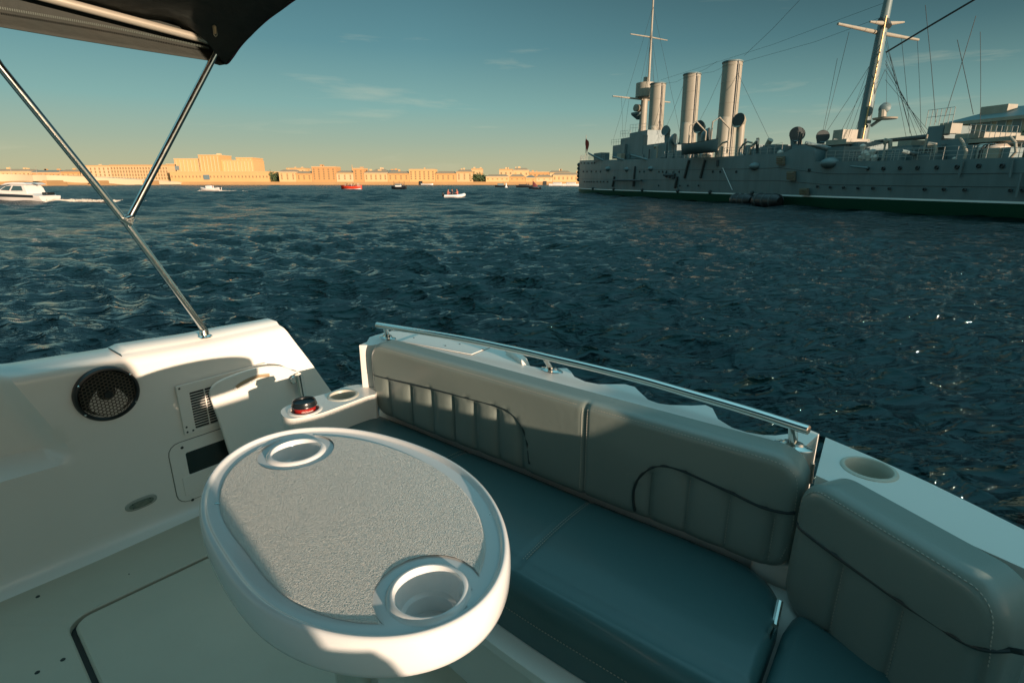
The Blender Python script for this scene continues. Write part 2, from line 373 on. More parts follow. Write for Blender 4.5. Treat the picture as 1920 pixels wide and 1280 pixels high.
# hatch axes: edge a->b and edge a->c
ea = (Vector((_b[0]-_a[0], _b[1]-_a[1], 0))); ec = Vector((_c[0]-_a[0], _c[1]-_a[1], 0))
e1 = ea.normalized(); e2 = Vector((e1.y, -e1.x, 0)); e2 = e2 if e2.dot(ec) > 0 else -e2
HL, HW_ = .40, .45
hc = Vector((_a[0], _a[1], 0)) + e1*HL + e2*HW_
def hatch_loop(grow, r, n=8):
    return [hc + e1*x + e2*y for x, y in rrect(HL+grow, HW_+grow, r, n)]
def floor_ring():
    mb = MB(); inner = hatch_loop(.012, .062); n = len(inner); outer = []
    u0, u1, v0, v1 = -1.9, 1.02, -2.62, .8
    for p in inner:
        d = (p-hc); t = 1e9
        if d.x > 1e-9: t = min(t, (u1-hc.x)/d.x)
        if d.x < -1e-9: t = min(t, (u0-hc.x)/d.x)
        if d.y > 1e-9: t = min(t, (v1-hc.y)/d.y)
        if d.y < -1e-9: t = min(t, (v0-hc.y)/d.y)
        outer.append(hc + d*t)
    rings = [[B(p.x, p.y, FL-.03) for p in inner], [B(p.x, p.y, FL-.004) for p in inner],
             [B(p.x, p.y, FL) for p in hatch_loop(.017, .065)], [B(p.x, p.y, FL) for p in outer]]
    mb.grid(rings, closed_v=True)
    # corners of the sheet
    for cu, cv in ((u0, v0), (u1, v0), (u1, v1), (u0, v1)):
        k = sorted(range(n), key=lambda i: (outer[i].x-cu)**2+(outer[i].y-cv)**2)
        on_u = [i for i in k if abs(outer[i].x-cu) < 1e-6]; on_v = [i for i in k if abs(outer[i].y-cv) < 1e-6]
        if on_u and on_v:
            mb.add([B(cu, cv, FL), B(outer[on_u[0]].x, outer[on_u[0]].y, FL), B(outer[on_v[0]].x, outer[on_v[0]].y, FL)], [(0, 1, 2)])
    return mb
floor_ring().build('floor', GELF, CK)
mb = MB(); mb.grid([[B(p.x, p.y, FL-.03) for p in hatch_loop(-.004, .05)], [B(p.x, p.y, FL-.005) for p in hatch_loop(-.004, .05)], [B(p.x, p.y, FL+.001) for p in hatch_loop(-.010, .045)], [B(p.x, p.y, FL+.001) for p in hatch_loop(-.3, .01)]], closed_v=True)
L0 = hatch_loop(-.3, .01); mb.add([B(p.x, p.y, FL+.001) for p in L0], [tuple(range(len(L0)))])
HATCH = mb.build('floor_hatch', GELF, CK)
mb = MB(); mb.prism([B(p.x, p.y, FL-.022) for p in hatch_loop(.02, .07)], [B(p.x, p.y, FL-.034) for p in hatch_loop(.02, .07)]); mb.build('gasket', PIPE, CK)
for px, py in ((241, 1020), (71, 1118), (118, 1236), (70, 1260), (242, 1076)):
    u, v, z = onz(px, py, FL); k = .0065 if (px, py) != (242, 1076) else .002
    MB().lathe([(0, .0025), (k*.7, .003), (k, .0012), (k, -.002)], B(u, v, FL), n=14).build('screw', SCREWM, CK)

# ---- left side: one moulded inner face, coaming top and outer skin
UE = 1.275
def side_top(u):                          # height of the side top, rising forward
    return -.665 + .05*max(0, (.9-u)) if u < .9 else -.665
def endu(z): return UE + max(0, (-.665-z))*.52
def left_wall():
    mb = MB(); P = []
    N1 = 96; zs = [FL-.02, FL+.0, FL+.012, FL+.03, FL+.06] + [FL+.06+(.56)*i/16 for i in range(1, 17)] 
    for i in range(N1+1):
        t = i/N1; row = []
        for z in [FL-.02, FL, FL+.01, FL+.025, FL+.05] + [FL+.05+(.735-.05-.045)*k/30 for k in range(1, 31)] + [-.705+.04*k/6 for k in range(1, 7)]:
            u = -1.9 + (endu(z)+1.9)*t
            zt = side_top(u); zz = z + (zt+.665)*smooth01((z-FL)/.73)
            v = VW
            fl = max(0, FL+.05-z); v += .05 - math.sqrt(max(0, .05**2-fl**2)) if z < FL+.05 and z >= FL else (0.05 if z < FL else 0)
            # recess forward of the moulded corner, above a rounded step
            cu = .40 - .10*smooth01((z+1.0)/.35)
            rec = smooth01((cu-u)/.075)
            step = smooth01((z+1.005)/.035)
            v -= .13*rec*step*smooth01((cu-u)/.5+.55)
            v -= .045*smooth01((cu+.02-u)/.4)*(1-step)*.3
            tp = max(0, z+.705); v -= .04 - math.sqrt(max(0, .04**2-tp**2))
            v -= .02*smooth01((z+.9)/.2)
            row.append(B(u, v, zz))
        P.append(row)
    mb.grid(P)
    # coaming top and outer skin
    Q = []
    for i in range(N1+1):
        t = i/N1; u = -1.9 + (UE+1.9)*t; zt = side_top(u)
        raised = .012*smooth01((u-.62)/.01)
        p0 = P[i][-1]; row = [p0]
        uu, v0 = UV(p0-Vector((0, 0, ZC)))[:2]
        wid = .165 - .03*smooth01((u-1.0)/.3)
        for dv, dz in ((-.012, .002+raised*.4), (-.02, .003+raised), (-wid+.03, .006+raised), (-wid+.008, .0+raised), (-wid, -.012), (-wid-.03, -.10), (-wid+.02, -.5), (-wid+.10, -1.3), (-wid+.3, -1.85), (-wid+.34, -2.45)):
            k = 0 if dz > -.05 else 1
            row.append(B(u + (.5*max(0, -dz)*k if t > .99 else 0), v0+dv, zt+dz))
        Q.append(row)
    mb.grid(Q)
    # aft end cap
    cap = [p for p in P[-1]] + Q[-1][1:]
    mb.add(cap, [tuple(range(len(cap)))])
    return mb
left_wall().build('side_moulding', GEL, CK, angle=50)
# seams of the raised coaming pad
for (pa, pb) in (((209, 648), (231, 661)),):
    a = onz(*pa, side_top(.6)+.012); b = onz(*pb, side_top(.6)+.012)
    MB().tube([B(.612, -2.405, side_top(.61)+.006), B(.612, -2.55, side_top(.61)+.0095)], .0022, 6).build('joint', DARK, CK)

# ---- loudspeaker
def on_wall(px, py, v=VW-.012): return onv(px, py, v)
def disc_on_wall(cu, cz): return B(cu, VW-.006, cz)
su, _, sz = on_wall(200, 737); s1 = on_wall(135, 740); s2 = on_wall(264, 735); SR = (abs(s2[0]-s1[0]))/2
s3 = on_wall(200, 686); s4 = on_wall(200, 789); SRz = abs(s3[2]-s4[2])/2; SR = (SR+SRz)/2
sc_ = B(su, VW-.01, sz)
SPK = MB().lathe([(SR*.86, -.004), (SR*.86, .014), (SR*.90, .019), (SR*.965, .017), (SR, .010), (SR, -.008)], sc_, BV, n=64).build('speaker', BLACKP, CK)
MB().lathe([(.0, -.0), (SR*.2, .004), (SR*.26, .001), (SR*.3, -.004), (SR*.70, .004), (SR*.78, .009), (SR*.88, .003)], sc_ - BV*.0, BV, n=48).build('speaker_cone', mat('cone', (.004, .006, .007), .3, bump=(60, .3, 'n')), SPK)
def hexgrille():
    mb = MB(); s = SR*.072; tck = s*.17
    for a in range(-14, 15):
        for b in range(-14, 15):
            x = s*1.5*a; y = s*math.sqrt(3)*(b + a/2); 
            if math.hypot(x, y) > SR*.86: continue
            bz = .013 + .006*(1-(math.hypot(x, y)/SR)**2)
            O = []; I = []
            for k in range(6):
                th = R(60*k)
                O.append(sc_ + BU*(x+s*math.cos(th)) + Vector((0, 0, 1))*(y+s*math.sin(th)) + BV*bz)
                q = s*.80; I.append(sc_ + BU*(x+q*math.cos(th)) + Vector((0, 0, 1))*(y+q*math.sin(th)) + BV*bz)
            Ob = [p - BV*.0035 for p in O]; Ib = [p - BV*.0035 for p in I]
            mb.grid([Ob, O, I, Ib], closed_v=True)
    return mb
hexgrille().build('grille', mat('grille_metal', (.11, .09, .065), .4, metal=.2), SPK, smooth=False)
MB().lathe([(0, .006), (SR*.12, .005), (SR*.14, 0)], sc_ + BV*.019, BV, n=24).build('badge', BLACKP, SPK)
for th in (35, 145, 215, 325):
    MB().lathe([(0, .0035), (.0028, .003), (.0045, 0)], sc_ + BU*(SR*.93*math.cos(R(th))) + Vector((0, 0, SR*.93*math.sin(R(th)))) + BV*.0175, BV, n=12).build('screw', CHROME, SPK)

# ---- ventilation grille
def wallframe(px0, py0, v=VW-.02):
    u, _, z = on_wall(px0, py0, v); return u, z
vu0, vz0 = wallframe(324, 722); vu0b, vz1 = wallframe(341, 813)
gu0, gz0 = wallframe(349, 733); _, gz1 = wallframe(365, 799); vu0 = (vu0+vu0b)/2
VT, VBt = vz0, vz1; GU1 = gu0 + .30; VU1 = GU1 + (gu0-vu0)
def plate(u0, u1, z0, z1, v, th, r=.006):
    c = B((u0+u1)/2, v, (z0+z1)/2); lp = rrect((u1-u0)/2, (z1-z0)/2, r, 4)
    f = lambda x, y, d: c + BU*x + Vector((0, 0, y)) + BV*d
    return [f(x, y, th) for x, y in lp], [f(x, y, 0) for x, y in lp]
def frame_mesh(u0, u1, z0, z1, iu0, iu1, iz0, iz1, v, th, r=.006, ri=.003):
    c = B((u0+u1)/2, v, (z0+z1)/2); ic = B((iu0+iu1)/2, v, (iz0+iz1)/2)
    o = rrect((u1-u0)/2, (z1-z0)/2, r, 4); i_ = rrect((iu1-iu0)/2, (iz1-iz0)/2, ri, 4); Zv = Vector((0, 0, 1))
    mb = MB(); mb.grid([[c+BU*x+Zv*y for x, y in o], [c+BU*x+Zv*y+BV*th*.8 for x, y in o], [c+BU*x*.995+Zv*y*.99+BV*th for x, y in o], [ic+BU*x+Zv*y+BV*th for x, y in i_], [ic+BU*x+Zv*y for x, y in i_]], closed_v=True)
    return mb
VENT = frame_mesh(vu0, VU1, VBt, VT, gu0, GU1, gz1, gz0, VW+.0005, .010).build('vent', GEL, CK)
t, b_ = plate(gu0-.002, GU1+.002, gz1-.002, gz0+.002, VW+.0006, .0012, .002); MB().prism(t, b_).build('vent_hollow', DARK, VENT)
mb = MB(); ns = 14
for k in range(1, ns):
    z = gz1 + (gz0-gz1)*k/ns; mb.box(B((gu0+GU1)/2, VW+.0055, z), ((GU1-gu0)/2, .003, .0012), (BU, BV, Vector((0, 0, 1))))
for k in range(1, 5):
    mb.box(B(gu0+(GU1-gu0)*k/5, VW+.0065, (gz0+gz1)/2), (.0018, .0034, (gz0-gz1)/2), (BU, BV, Vector((0, 0, 1))))
mb.build('slats', GEL, VENT, smooth=False)
for du, dz in ((.012, .012), (.012, .035), (.035, .012), (.012, VT-VBt-.012)):
    MB().lathe([(0, .003), (.003, .0025), (.0045, 0)], B(vu0+du, VW+.0105, VBt+dz), BV, n=10).build('screw', SCREWM, VENT)

# ---- recessed locker below the vent
ru0, rz0 = wallframe(315, 853); ru0 -= .003; _, rz1 = wallframe(343, 938); _, rz0 = wallframe(345, 823)
ou0, oz0 = wallframe(343, 846); _, oz1 = wallframe(352, 886)
t, b_ = plate(ru0-.003, ru0+.463, rz1-.003, rz0+.003, VW-.004, .005, .048); LKJ = MB().prism(t, b_).build('locker_joint', mat('joint_shade', (.12, .12, .10), .6), CK)
LK = frame_mesh(ru0, ru0+.46, rz1, rz0, ou0, ou0+.34, oz1, oz0, VW-.003, .007, .045, .008).build('side_locker', GEL, CK)
t, b_ = plate(ou0-.001, ou0+.341, oz1-.001, oz0+.001, VW-.0015, .003, .004); MB().prism(t, b_).build('locker_opening', mat('opening_shade', (.015, .03, .03), .15), LK)  # dark plate painted as the shade inside the open recess
du0, dz0 = wallframe(337, 893); _, dz1 = wallframe(344, 926)
t, b_ = plate(du0, du0+.36, dz1, dz0, VW+.003, .004, .004); MB().prism(t, b_).build('flap', GEL, LK, bevel=.0015)
for px, py in ((337, 836), (357, 933)):
    u, z = wallframe(px, py); MB().lathe([(0, .003), (.005, .0025), (.0065, 0)], B(u, VW+.0038, z), BV, n=12).build('screw', SCREWM, LK)

# ---- courtesy lamp
lu, lz = wallframe(265, 942, VW-.0)
def oval(a, b, n=40): return [(a*math.copysign(abs(math.cos(2*math.pi*i/n))**.75, math.cos(2*math.pi*i/n)), b*math.copysign(abs(math.sin(2*math.pi*i/n))**.85, math.sin(2*math.pi*i/n))) for i in range(n)]
def ovalstack(spec, v=VW-.002):
    mb = MB(); rings = [[B(lu+x, v+d, lz+y) for x, y in oval(a, b)] for a, b, d in spec]; mb.grid(rings, closed_v=True)
    mb.add(rings[-1], [tuple(range(len(rings[-1])))]); return mb
LAMP = ovalstack([(.058, .024, 0), (.057, .023, .005), (.053, .020, .007), (.049, .017, .0072)]).build('courtesy_lamp', mat('lamp_bezel', (.34, .36, .32), .3), CK)
ovalstack([(.045, .0145, .006), (.044, .014, .0085), (.038, .010, .0095)]).build('lens', mat('lamp_lens', (.16, .20, .16), .12, bump=(180, .6, 'vor')), LAMP)
mb = MB()
for k in range(-5, 6): mb.box(B(lu+k*.0042, VW+.008, lz), (.0011, .0012, .0105-.0004*k*k*.6), (BU, BV, Vector((0, 0, 1))))
mb.build('ribs', mat('lamp_rib', (.26, .30, .24), .3), LAMP)
for sx, sy in ((-1, 1), (-1, -1), (1, 1), (1, -1)):
    MB().lathe([(0, .003), (.0022, .002), (.003, 0)], B(lu+sx*.031, VW+.0065, lz+sy*.0085), BV, n=10).build('screw', SCREWM, LAMP)

# ---- loose gate panel folded against the side
gpt = [onv(x, y, VW+.05) for x, y in ((431, 857), (412, 798), (394, 748), (392, 735), (398, 722), (412, 712), (436, 702), (462, 693), (488, 687), (512, 685), (532, 687), (548, 694))]
g0 = gpt[-1]; gl = [(p[0], p[2]) for p in gpt]; gl = [(gl[0][0]+.10, gl[0][1]-.30)] + gl + [(g0[0]+.035, g0[2]-.02), (g0[0]+.05, g0[2]-.05), (g0[0]+.06, gl[0][1]-.30)]
gp = [Vector((x, z, 0)) for x, z in gl]; gp2 = catmull(gp[1:-1], 4); gp2 = [gp[0]] + gp2 + [gp[-1]]
GATE = empty('gate_panel', B(1.0, VW+.05, FL), 'white gate panel with a curved hand slot folded against the side', 'gate panel')
# hand slot: three point banana
hs = [onv(x, y, VW+.062) for x, y in ((443, 726), (458, 716), (482, 706), (505, 703))]
c3 = Vector((sum(p.x for p in gp2)/len(gp2), sum(p.y for p in gp2)/len(gp2), 0))
mb = MB(); F = [B(p.x, VW+.062, p.y) for p in gp2]; K = [B(p.x, VW+.046, p.y) for p in gp2]
mb.prism(F, K); mb.build('panel', GEL, GATE, bevel=.005, seg=3)
hp_ = catmull([B(p[0], VW+.0548, p[2]) for p in hs], 6)
MB().tube(hp_, .011, 12).build('hand_slot', mat('slot_light_tone', (.36, .26, .15), .5), GATE)  # golden colour stands for light coming through the slot; no hole is cut
o = GATE.children[-1]
# a thin raised lip round the slot
def lip(path, w, r):
    Zv = Vector((0, 0, 1)); P = []
    for i, p in enumerate(path):
        t = (path[min(i+1, len(path)-1)]-path[max(i-1, 0)]).normalized(); nrm = t.cross(BV).normalized(); P.append((p, nrm, t))
    up = [p+n_*w for p, n_, t in P]; dn = [p-n_*w for p, n_, t in reversed(P)]
    e1_ = [P[-1][0] + P[-1][2]*w*math.sin(R(a)) + P[-1][1]*w*math.cos(R(a)) for a in (30, 60, 90, 120, 150)]
    e0_ = [P[0][0] - P[0][2]*w*math.sin(R(a)) - P[0][1]*w*math.cos(R(a)) for a in (30, 60, 90, 120, 150)]
    loop = up+e1_+dn+e0_; loop.append(loop[0]); return MB().tube(loop, r, 8, cap=False)
lip([p+BV*.0075 for p in hp_], .012, .002).build('slot_rim', GEL, GATE)
# chrome latch tube beside it
MB().tube([B(*onv(558, 702, VW+.09)), B(*onv(565, 742, VW+.09))], .0125, 16).build('latch_tube', CHROME, GATE)
pu = onv(551, 712, VW+.085); MB().lathe([(0, .003), (.016, .003), (.020, 0)], B(*pu), BV, n=20).build('latch_plate', CHROME, GATE)

# ---- armrest with two holders
AZ = -.85
arm = [(617, 736), (640, 727), (668, 721), (700, 722), (706, 737), (690, 742), (650, 757), (600, 775), (560, 783), (540, 784), (529, 778), (527, 769), (540, 760), (575, 747)]
armp = [onz(x, y, AZ) for x, y in arm]
def holder_part(parent, cx, cy, z, px_r, deep=.09, name='cup_holder', m=None, lipw=.014, n=40):
    """lathed cup holder: raised flange, wall, bottom"""
    Rr = px_r; o = MB().lathe([(Rr+lipw, -.001), (Rr+lipw-.001, .002), (Rr+lipw*.55, .0045), (Rr+.002, .004), (Rr, .001), (Rr-.002, -.02), (Rr-.006, -deep), (0.0, -deep)], B(cx, cy, z), n=n)
    return o.build(name, m or GEL, parent)
h1 = onz(572, 768, AZ); h2 = onz(643, 741, AZ)
def ring_plate(outer, holes, z, bot, name, m, parent, bevel=.008):
    """extruded plate with round holes cut by a boolean"""
    mb = MB(); mb.prism([B(u, v, z) for u, v in outer], [B(u, v, bot) for u, v in outer])
    o = mb.build(name, m, parent)
    bm = bmesh.new(); bm.from_mesh(o.data); bmesh.ops.triangulate(bm, faces=[f for f in bm.faces if len(f.verts) > 4], ngon_method='EAR_CLIP')
    bm.to_mesh(o.data); bm.free()
    for (hu, hv, hr) in holes:
        cb = MB().lathe([(hr, -.12), (hr, .05)], B(hu, hv, z), n=40, cap=True)
        c = cb.build('cutter_tmp', m)
        bo = o.modifiers.new('bool', 'BOOLEAN'); bo.operation = 'DIFFERENCE'; bo.object = c; bo.solver = 'EXACT'
        dg = bpy.context.evaluated_depsgraph_get(); dg.update(); me = bpy.data.meshes.new_from_object(o.evaluated_get(dg))
        old = o.data; o.modifiers.clear(); o.data = me; bpy.data.objects.remove(c); bpy.data.meshes.remove(old)
    if bevel:
        b = o.modifiers.new('bevel', 'BEVEL'); b.width = bevel; b.segments = 3; b.limit_method = 'ANGLE'; b.angle_limit = R(50)
    o.data.shade_smooth(); o.data.set_sharp_from_angle(angle=R(40))
    return o
smooth_arm = catmull([Vector((p[0], p[1], 0)) for p in armp] + [Vector((armp[0][0], armp[0][1], 0))], 3)[:-1]
rr_empty = .052
ARM = ring_plate([(p.x, p.y) for p in smooth_arm], [(h1[0], h1[1], rr_empty), (h2[0], h2[1], rr_empty)], AZ, FL, 'armrest', GEL, CK, .012)
holder_part(ARM, h1[0], h1[1], AZ, .051); holder_part(ARM, h2[0], h2[1], AZ, .051, m=mat('holder_liner', (.50, .48, .40), .4))

# ---- transom block with scalloped outer edge
TZ = -.66
outer_px = [(688, 641), (693, 632), (705, 628), (735, 620), (785, 625), (860, 638), (922, 650), (945, 657), (962, 668), (985, 684), (1010, 689), (1041, 690), (1063, 690), (1071, 697), (1077, 706), (1097, 715), (1122, 720), (1150, 720), (1172, 720), (1190, 725), (1200, 735), (1215, 749), (1235, 756), (1257, 759), (1297, 760), (1323, 759), (1336, 765), (1346, 785), (1372, 801), (1400, 810), (1430, 815), (1454, 816), (1485, 812), (1520, 806), (1536, 813)]
op = [onz(x, y, TZ) for x, y in outer_px]
IU = 1.36                                  # inner edge, hidden behind the backrest
tr = [(op[0][0]-.0, op[0][1])] + [(p[0], p[1]) for p in op[1:]] 
lastv = op[-1][1]; vL = op[0][1]
tl = tr + [(1.365, lastv-.03), (1.365, lastv-.06), (1.365, -1.79), (1.33, -1.80), (1.30, vL+.012)]
TRN = ring_plate(tl, [], TZ, TZ-.22, 'transom_top', GEL, CK, .012)
# transom body, inner liner and outer face down to the water
mb = MB()
mb.prism([B(u, v, TZ-.2) for u, v in ((1.38, vL+.02), (1.38, lastv-.07), (1.5, lastv-.04), (1.5, vL+.03))], [B(u, v, FL-.02) for u, v in ((1.36, vL-.03), (1.36, lastv-.07), (1.55, lastv-.04), (1.55, vL-.03))])
mb.build('transom', GEL, CK, bevel=.01)
mb = MB(); mb.prism([B(u, v, -.935) for u, v in ((1.345, -.24), (1.345, .16), (1.52, .16), (1.52, -.24))], [B(u, v, FL) for u, v in ((1.27, -.24), (1.27, .16), (1.54, .16), (1.54, -.24))]); mb.build('corner_liner', GEL, CK, bevel=.02)
mb = MB(); mb.prism([B(u, v, -1.62) for u, v in ((1.25, -2.5), (1.25, .5), (2.0, .3), (2.05, -2.3))], [B(u, v, -2.5) for u, v in ((1.25, -2.4), (1.25, .4), (1.5, .2), (1.5, -2.2))]); mb.build('hull', GEL, CK, bevel=.03)
# white flap standing on the scalloped edge
fl = [onz(x, y, TZ) for x, y in ((947, 664), (985, 686))]; 
mb = MB(); A = Vector(fl[0][:2]+(0,)); D = Vector(fl[1][:2]+(0,))
mb.prism([B(A.x+.01, A.y, TZ+.028), B(D.x, D.y-.02, TZ+.022), B(D.x+.05, D.y-.03, TZ+.015), B(A.x+.06, A.y, TZ+.022)], [B(A.x-.01, A.y-.01, TZ-.05), B(D.x-.005, D.y+.01, TZ-.05), B(D.x+.06, D.y, TZ-.05), B(A.x+.07, A.y, TZ-.05)]); mb.build('step_lug', GEL, CK, bevel=.012, seg=3)
# locker lid outlined in the top
q = [onz(x, y, TZ+.002) for x, y in ((787, 627), (750, 640), (884, 665), (918, 651))]
c_ = Vector((sum(p[0] for p in q)/4, sum(p[1] for p in q)/4, 0))
def lidp(k, z): return [B(c_.x+(p[0]-c_.x)*k, c_.y+(p[1]-c_.y)*k, z) for p in q]
MB().prism(lidp(1.015, TZ+.0012), lidp(1.015, TZ-.01)).build('lid_joint', mat('joint_shade', (.12, .12, .10), .6), TRN)
LID = MB().prism(lidp(1.0, TZ+.004), lidp(1.0, TZ-.008)).build('lid', GEL, TRN, bevel=.003)
for x, y in ((776, 633), (835, 648), (905, 655), (862, 645)):
    s = onz(x, y, TZ+.004); MB().lathe([(0, .002), (.003, .0015), (.0042, 0)], B(s[0], s[1], TZ+.004), n=10).build('screw', SCREWM, TRN)

# ---- handrail
RZ = -.595
rail = [onz(x, y, RZ) for x, y in ((707, 609), (854, 633), (972, 657), (1032, 671), (1097, 686), (1191, 709), (1297, 739), (1406, 771), (1516, 806))]
rp_ = catmull([B(p[0], p[1], RZ) for p in rail], 6)
RAIL = MB().tube(rp_, .0125, 20).build('handrail', CHROME, CK)
MB().lathe([(0, .002), (.0105, .0015), (.0125, -.001)], rp_[-1], (rp_[-1]-rp_[-2]), n=20).build('end_cap', mat('cap_steel', (.6, .45, .34), .3, metal=.8), RAIL)
for fx, fy in ((727, 633), (1034, 694), (1487, 836)):
    f = onz(fx, fy, TZ+.001); F = B(f[0], f[1], TZ+.002)
    near = min(rp_, key=lambda p: (Vector((p.x, p.y, 0))-Vector((F.x, F.y, 0))).length)
    PO = MB().tube([F, F.lerp(near, .5), near-Vector((0, 0, .004))], .0115, 16).build('post', CHROME, RAIL)
    d = (rp_[-1]-rp_[0]); d.z = 0; d.normalize()
    mb = MB().lathe([(.013, .012), (.015, .006), (.020, .004), (.026, .002), (.027, 0)], F-Vector((0, 0, .001)), n=28, sx=1.75, xa=d); mb.build('flange', CHROME, PO)
    for k in (-1, 1): MB().lathe([(0, .002), (.003, .0015), (.004, 0)], F+d*(.032*k)+Vector((0, 0, .0022)), n=10).build('flange_screw', SCREWM, PO)

# ---- right corner module with cup holder
mo = [(1548, 819), (1640, 858), (1740, 903), (1830, 947), (1920, 992)]
mi = [onz(x, y, TZ) for x, y in mo]
e = (Vector(mi[-1][:2]) - Vector(mi[0][:2])).normalized()
last = Vector(mi[-1][:2]) + e*.45
l1 = onz(1521, 909, TZ)
A2 = Vector((l1[0]+.055, l1[1]+.0)); D2 = Vector((-.336, .942))
mod = [tuple(p[:2]) for p in mi] + [tuple(last)] + [tuple(A2 + D2*.95), (A2.x, A2.y)]
hcp = onz(1629, 879, TZ)
COR = ring_plate(mod, [(hcp[0], hcp[1], .050)], TZ, TZ-.25, 'corner_moulding', GEL, CK, .014)
holder_part(COR, hcp[0], hcp[1], TZ, .049, lipw=.012, m=MATS['holder_liner'], n=56)
mb = MB(); mb.prism([B(p[0]*.995, p[1], TZ-.24) for p in mod], [B(p[0]*.97, p[1], FL-.3) for p in mod]); mb.build('corner_base', GEL, CK)
# unseen right side, stepped top shaped to block the low sun from the cockpit
hs_ = [(-2.2, -.10), (-.42, -.10), (-.3, -.28), (.0, -.33), (.05, -.49), (.11, -.49), (.16, -.60), (1.02, -.60), (1.06, -.495), (1.20, -.505), (1.38, -.505)]
mb = MB(); mb.grid([[B(u, .60, FL-.5) for u, h in hs_], [B(u, .60, h-.01) for u, h in hs_], [B(u, .61, h) for u, h in hs_], [B(u-.02, .80, h) for u, h in hs_], [B(u-.02, .82, -2.4) for u, h in hs_]])
for u, h in (hs_[0], hs_[-1]): mb.add([B(u, .60, FL-.5), B(u, .60, h-.01), B(u, .61, h), B(u-.02, .80, h), B(u-.02, .82, -2.4)], [(0, 1, 2, 3, 4)])
mb.build('right_side_blocker', GEL, CK)
# cabin bulkhead behind the camera
mb = MB(); mb.prism([B(u, v, -.1) for u, v in ((-1.75, -2.5), (-1.75, .75), (-2.2, .75), (-2.2, -2.5))], [B(u, v, FL-.1) for u, v in ((-1.7, -2.5), (-1.7, .75), (-2.2, .75), (-2.2, -2.5))]); mb.build('cabin_bulkhead', GEL, CK, bevel=.03)
# chrome door stay in the gap
for x, y, x2, y2, rr in ((1462, 1125, 1452, 1172, .008), (1452, 1172, 1440, 1196, .006), (1524, 868, 1518, 905, .006)):
    a = onz(x, y, -.93 if y > 1000 else -.72); a2 = onz(x2, y2, -.97 if y > 1000 else -.78)
    MB().tube([B(*a), B(*a2)], rr, 10).build('stay', CHROME, CK)
# ================================================================ UPHOLSTERY
BUf = 1.300                               # plane of the backrest face
def fz(px, py): p = onu(px, py, BUf-.012); return p[1], p[2]
BACK = empty('backrest_cushion', B(1.35, -1.0, -.95), 'long grey backrest cushion with ribbed lower panels along the stern', 'backrest')
vL0, vR0, zT0, zB0 = -1.785, -.142, -.632, -.958
Wb, Hb = vR0-vL0, zT0-zB0; cvb, czb = (vL0+vR0)/2, (zT0+zB0)/2
pipeL = [fz(x, y) for x, y in ((694, 704), (720, 711), (800, 730), (870, 748), (920, 762), (945, 772), (964, 788), (977, 810), (984, 835), (988, 872))]
pipeR = [fz(x, y) for x, y in ((1186, 962), (1183, 935), (1187, 912), (1199, 893), (1218, 880), (1242, 877), (1280, 888), (1370, 929), (1430, 957), (1486, 969))]
def inside(v, z, P):                        # below the piping line?
    for (v0, z0), (v1, z1) in zip(P, P[1:]):
        lo, hi = min(v0, v1), max(v0, v1)
        if lo <= v <= hi and hi-lo > 1e-6:
            t = (v-v0)/(v1-v0); zz = z0+(z1-z0)*t
            if z < zz: return zz-z
    return 0
chL = [fz(x, y)[0] for x, y in ((724, 740), (764, 750), (804, 765), (843, 780), (885, 800), (928, 825), (972, 850))]
chR = [fz(x, y)[0] for x, y in ((1211, 930), (1280, 950), (1354, 985), (1437, 1020))]
seamv = fz(1092, 800)[0]
def dispb(X, Y, e):
    v, z = X+cvb, Y+czb; d = .0; ef = .25+.75*smooth01(e/.03)
    d += .006*math.cos(math.pi*min(1, abs(X)/(Wb/2))*.5)*0
    for P, C in ((pipeL, chL), (pipeR, chR)):
        dep = inside(v, z, P)
        if dep > 0:
            k = min(1, dep/.018)
            d -= .004*k
            nearest = min(abs(v-c) for c in C)
            k *= ef
            d -= .008*math.exp(-(nearest/.0065)**2)*k
            d += .003*k*min(1, nearest/.04)
            d -= .005*math.exp(-((nearest-.0)/.020)**2)*k
        pd = min((math.hypot(v-a, z-b)) for a, b in P) if e > .01 else 1
        if pd < .02: d -= .004*math.exp(-(pd/.008)**2)
    d -= .010*math.exp(-((v-seamv)/.006)**2)*(1 if z < zT0-.01 else .5)
    d += .0022*math.sin(v*7.3+z*4)*math.sin(z*17+v*3)
    d -= .004*smooth01((.05-(z-zB0))/.05)
    return d
def xfb(X, Y, d):
    v, z = X+cvb, Y+czb
    return B(BUf - d + .018*(z-zB0)/.33*0, v, z)
bk = MB(); pillow(bk, Wb, Hb, .075, .030, .085, xfb, dispb, .009)
bk.build('pad', VINB, BACK, angle=80)
def onpad(v, z, lift=.002, pipe=False):
    X, Y = v-cvb, z-czb; W, H = Wb, Hb; RC = .075; r = .032
    qx = max(-W/2+RC, min(W/2-RC, X)); qy = max(-H/2+RC, min(H/2-RC, Y)); dx, dy = X-qx, Y-qy
    e = min(W/2-abs(X), H/2-abs(Y))
    if abs(dx) > 0 and abs(dy) > 0: e = RC-math.hypot(dx, dy)
    e = max(0.001, e); d = 0 if e >= r else -(r-math.sqrt(max(0, r*r-(r-e)**2)))
    return xfb(X, Y, d + (0 if pipe else dispb(X, Y, e)) + lift)
def dens(P, n=6): return [(p.x, p.y) for p in catmull([Vector((a, b, 0)) for a, b in P], n)]
for P in (pipeL, pipeR):
    MB().tube([onpad(a, b, -.003, True) for a, b in dens(P)], .0044, 8).build('piping', PIPE, BACK)
sp_ = [(vL0+.012, zT0-.10), (vL0+.018, zT0-.05), (vL0+.045, zT0-.022), (vL0+.09, zT0-.015)] + [(vL0+.09+(Wb-.18)*k/20, zT0-.015) for k in range(1, 21)] + [(vR0-.045, zT0-.022), (vR0-.018, zT0-.05), (vR0-.012, zT0-.12), (vR0-.012, zB0+.11), (vR0-.025, zB0+.05)]
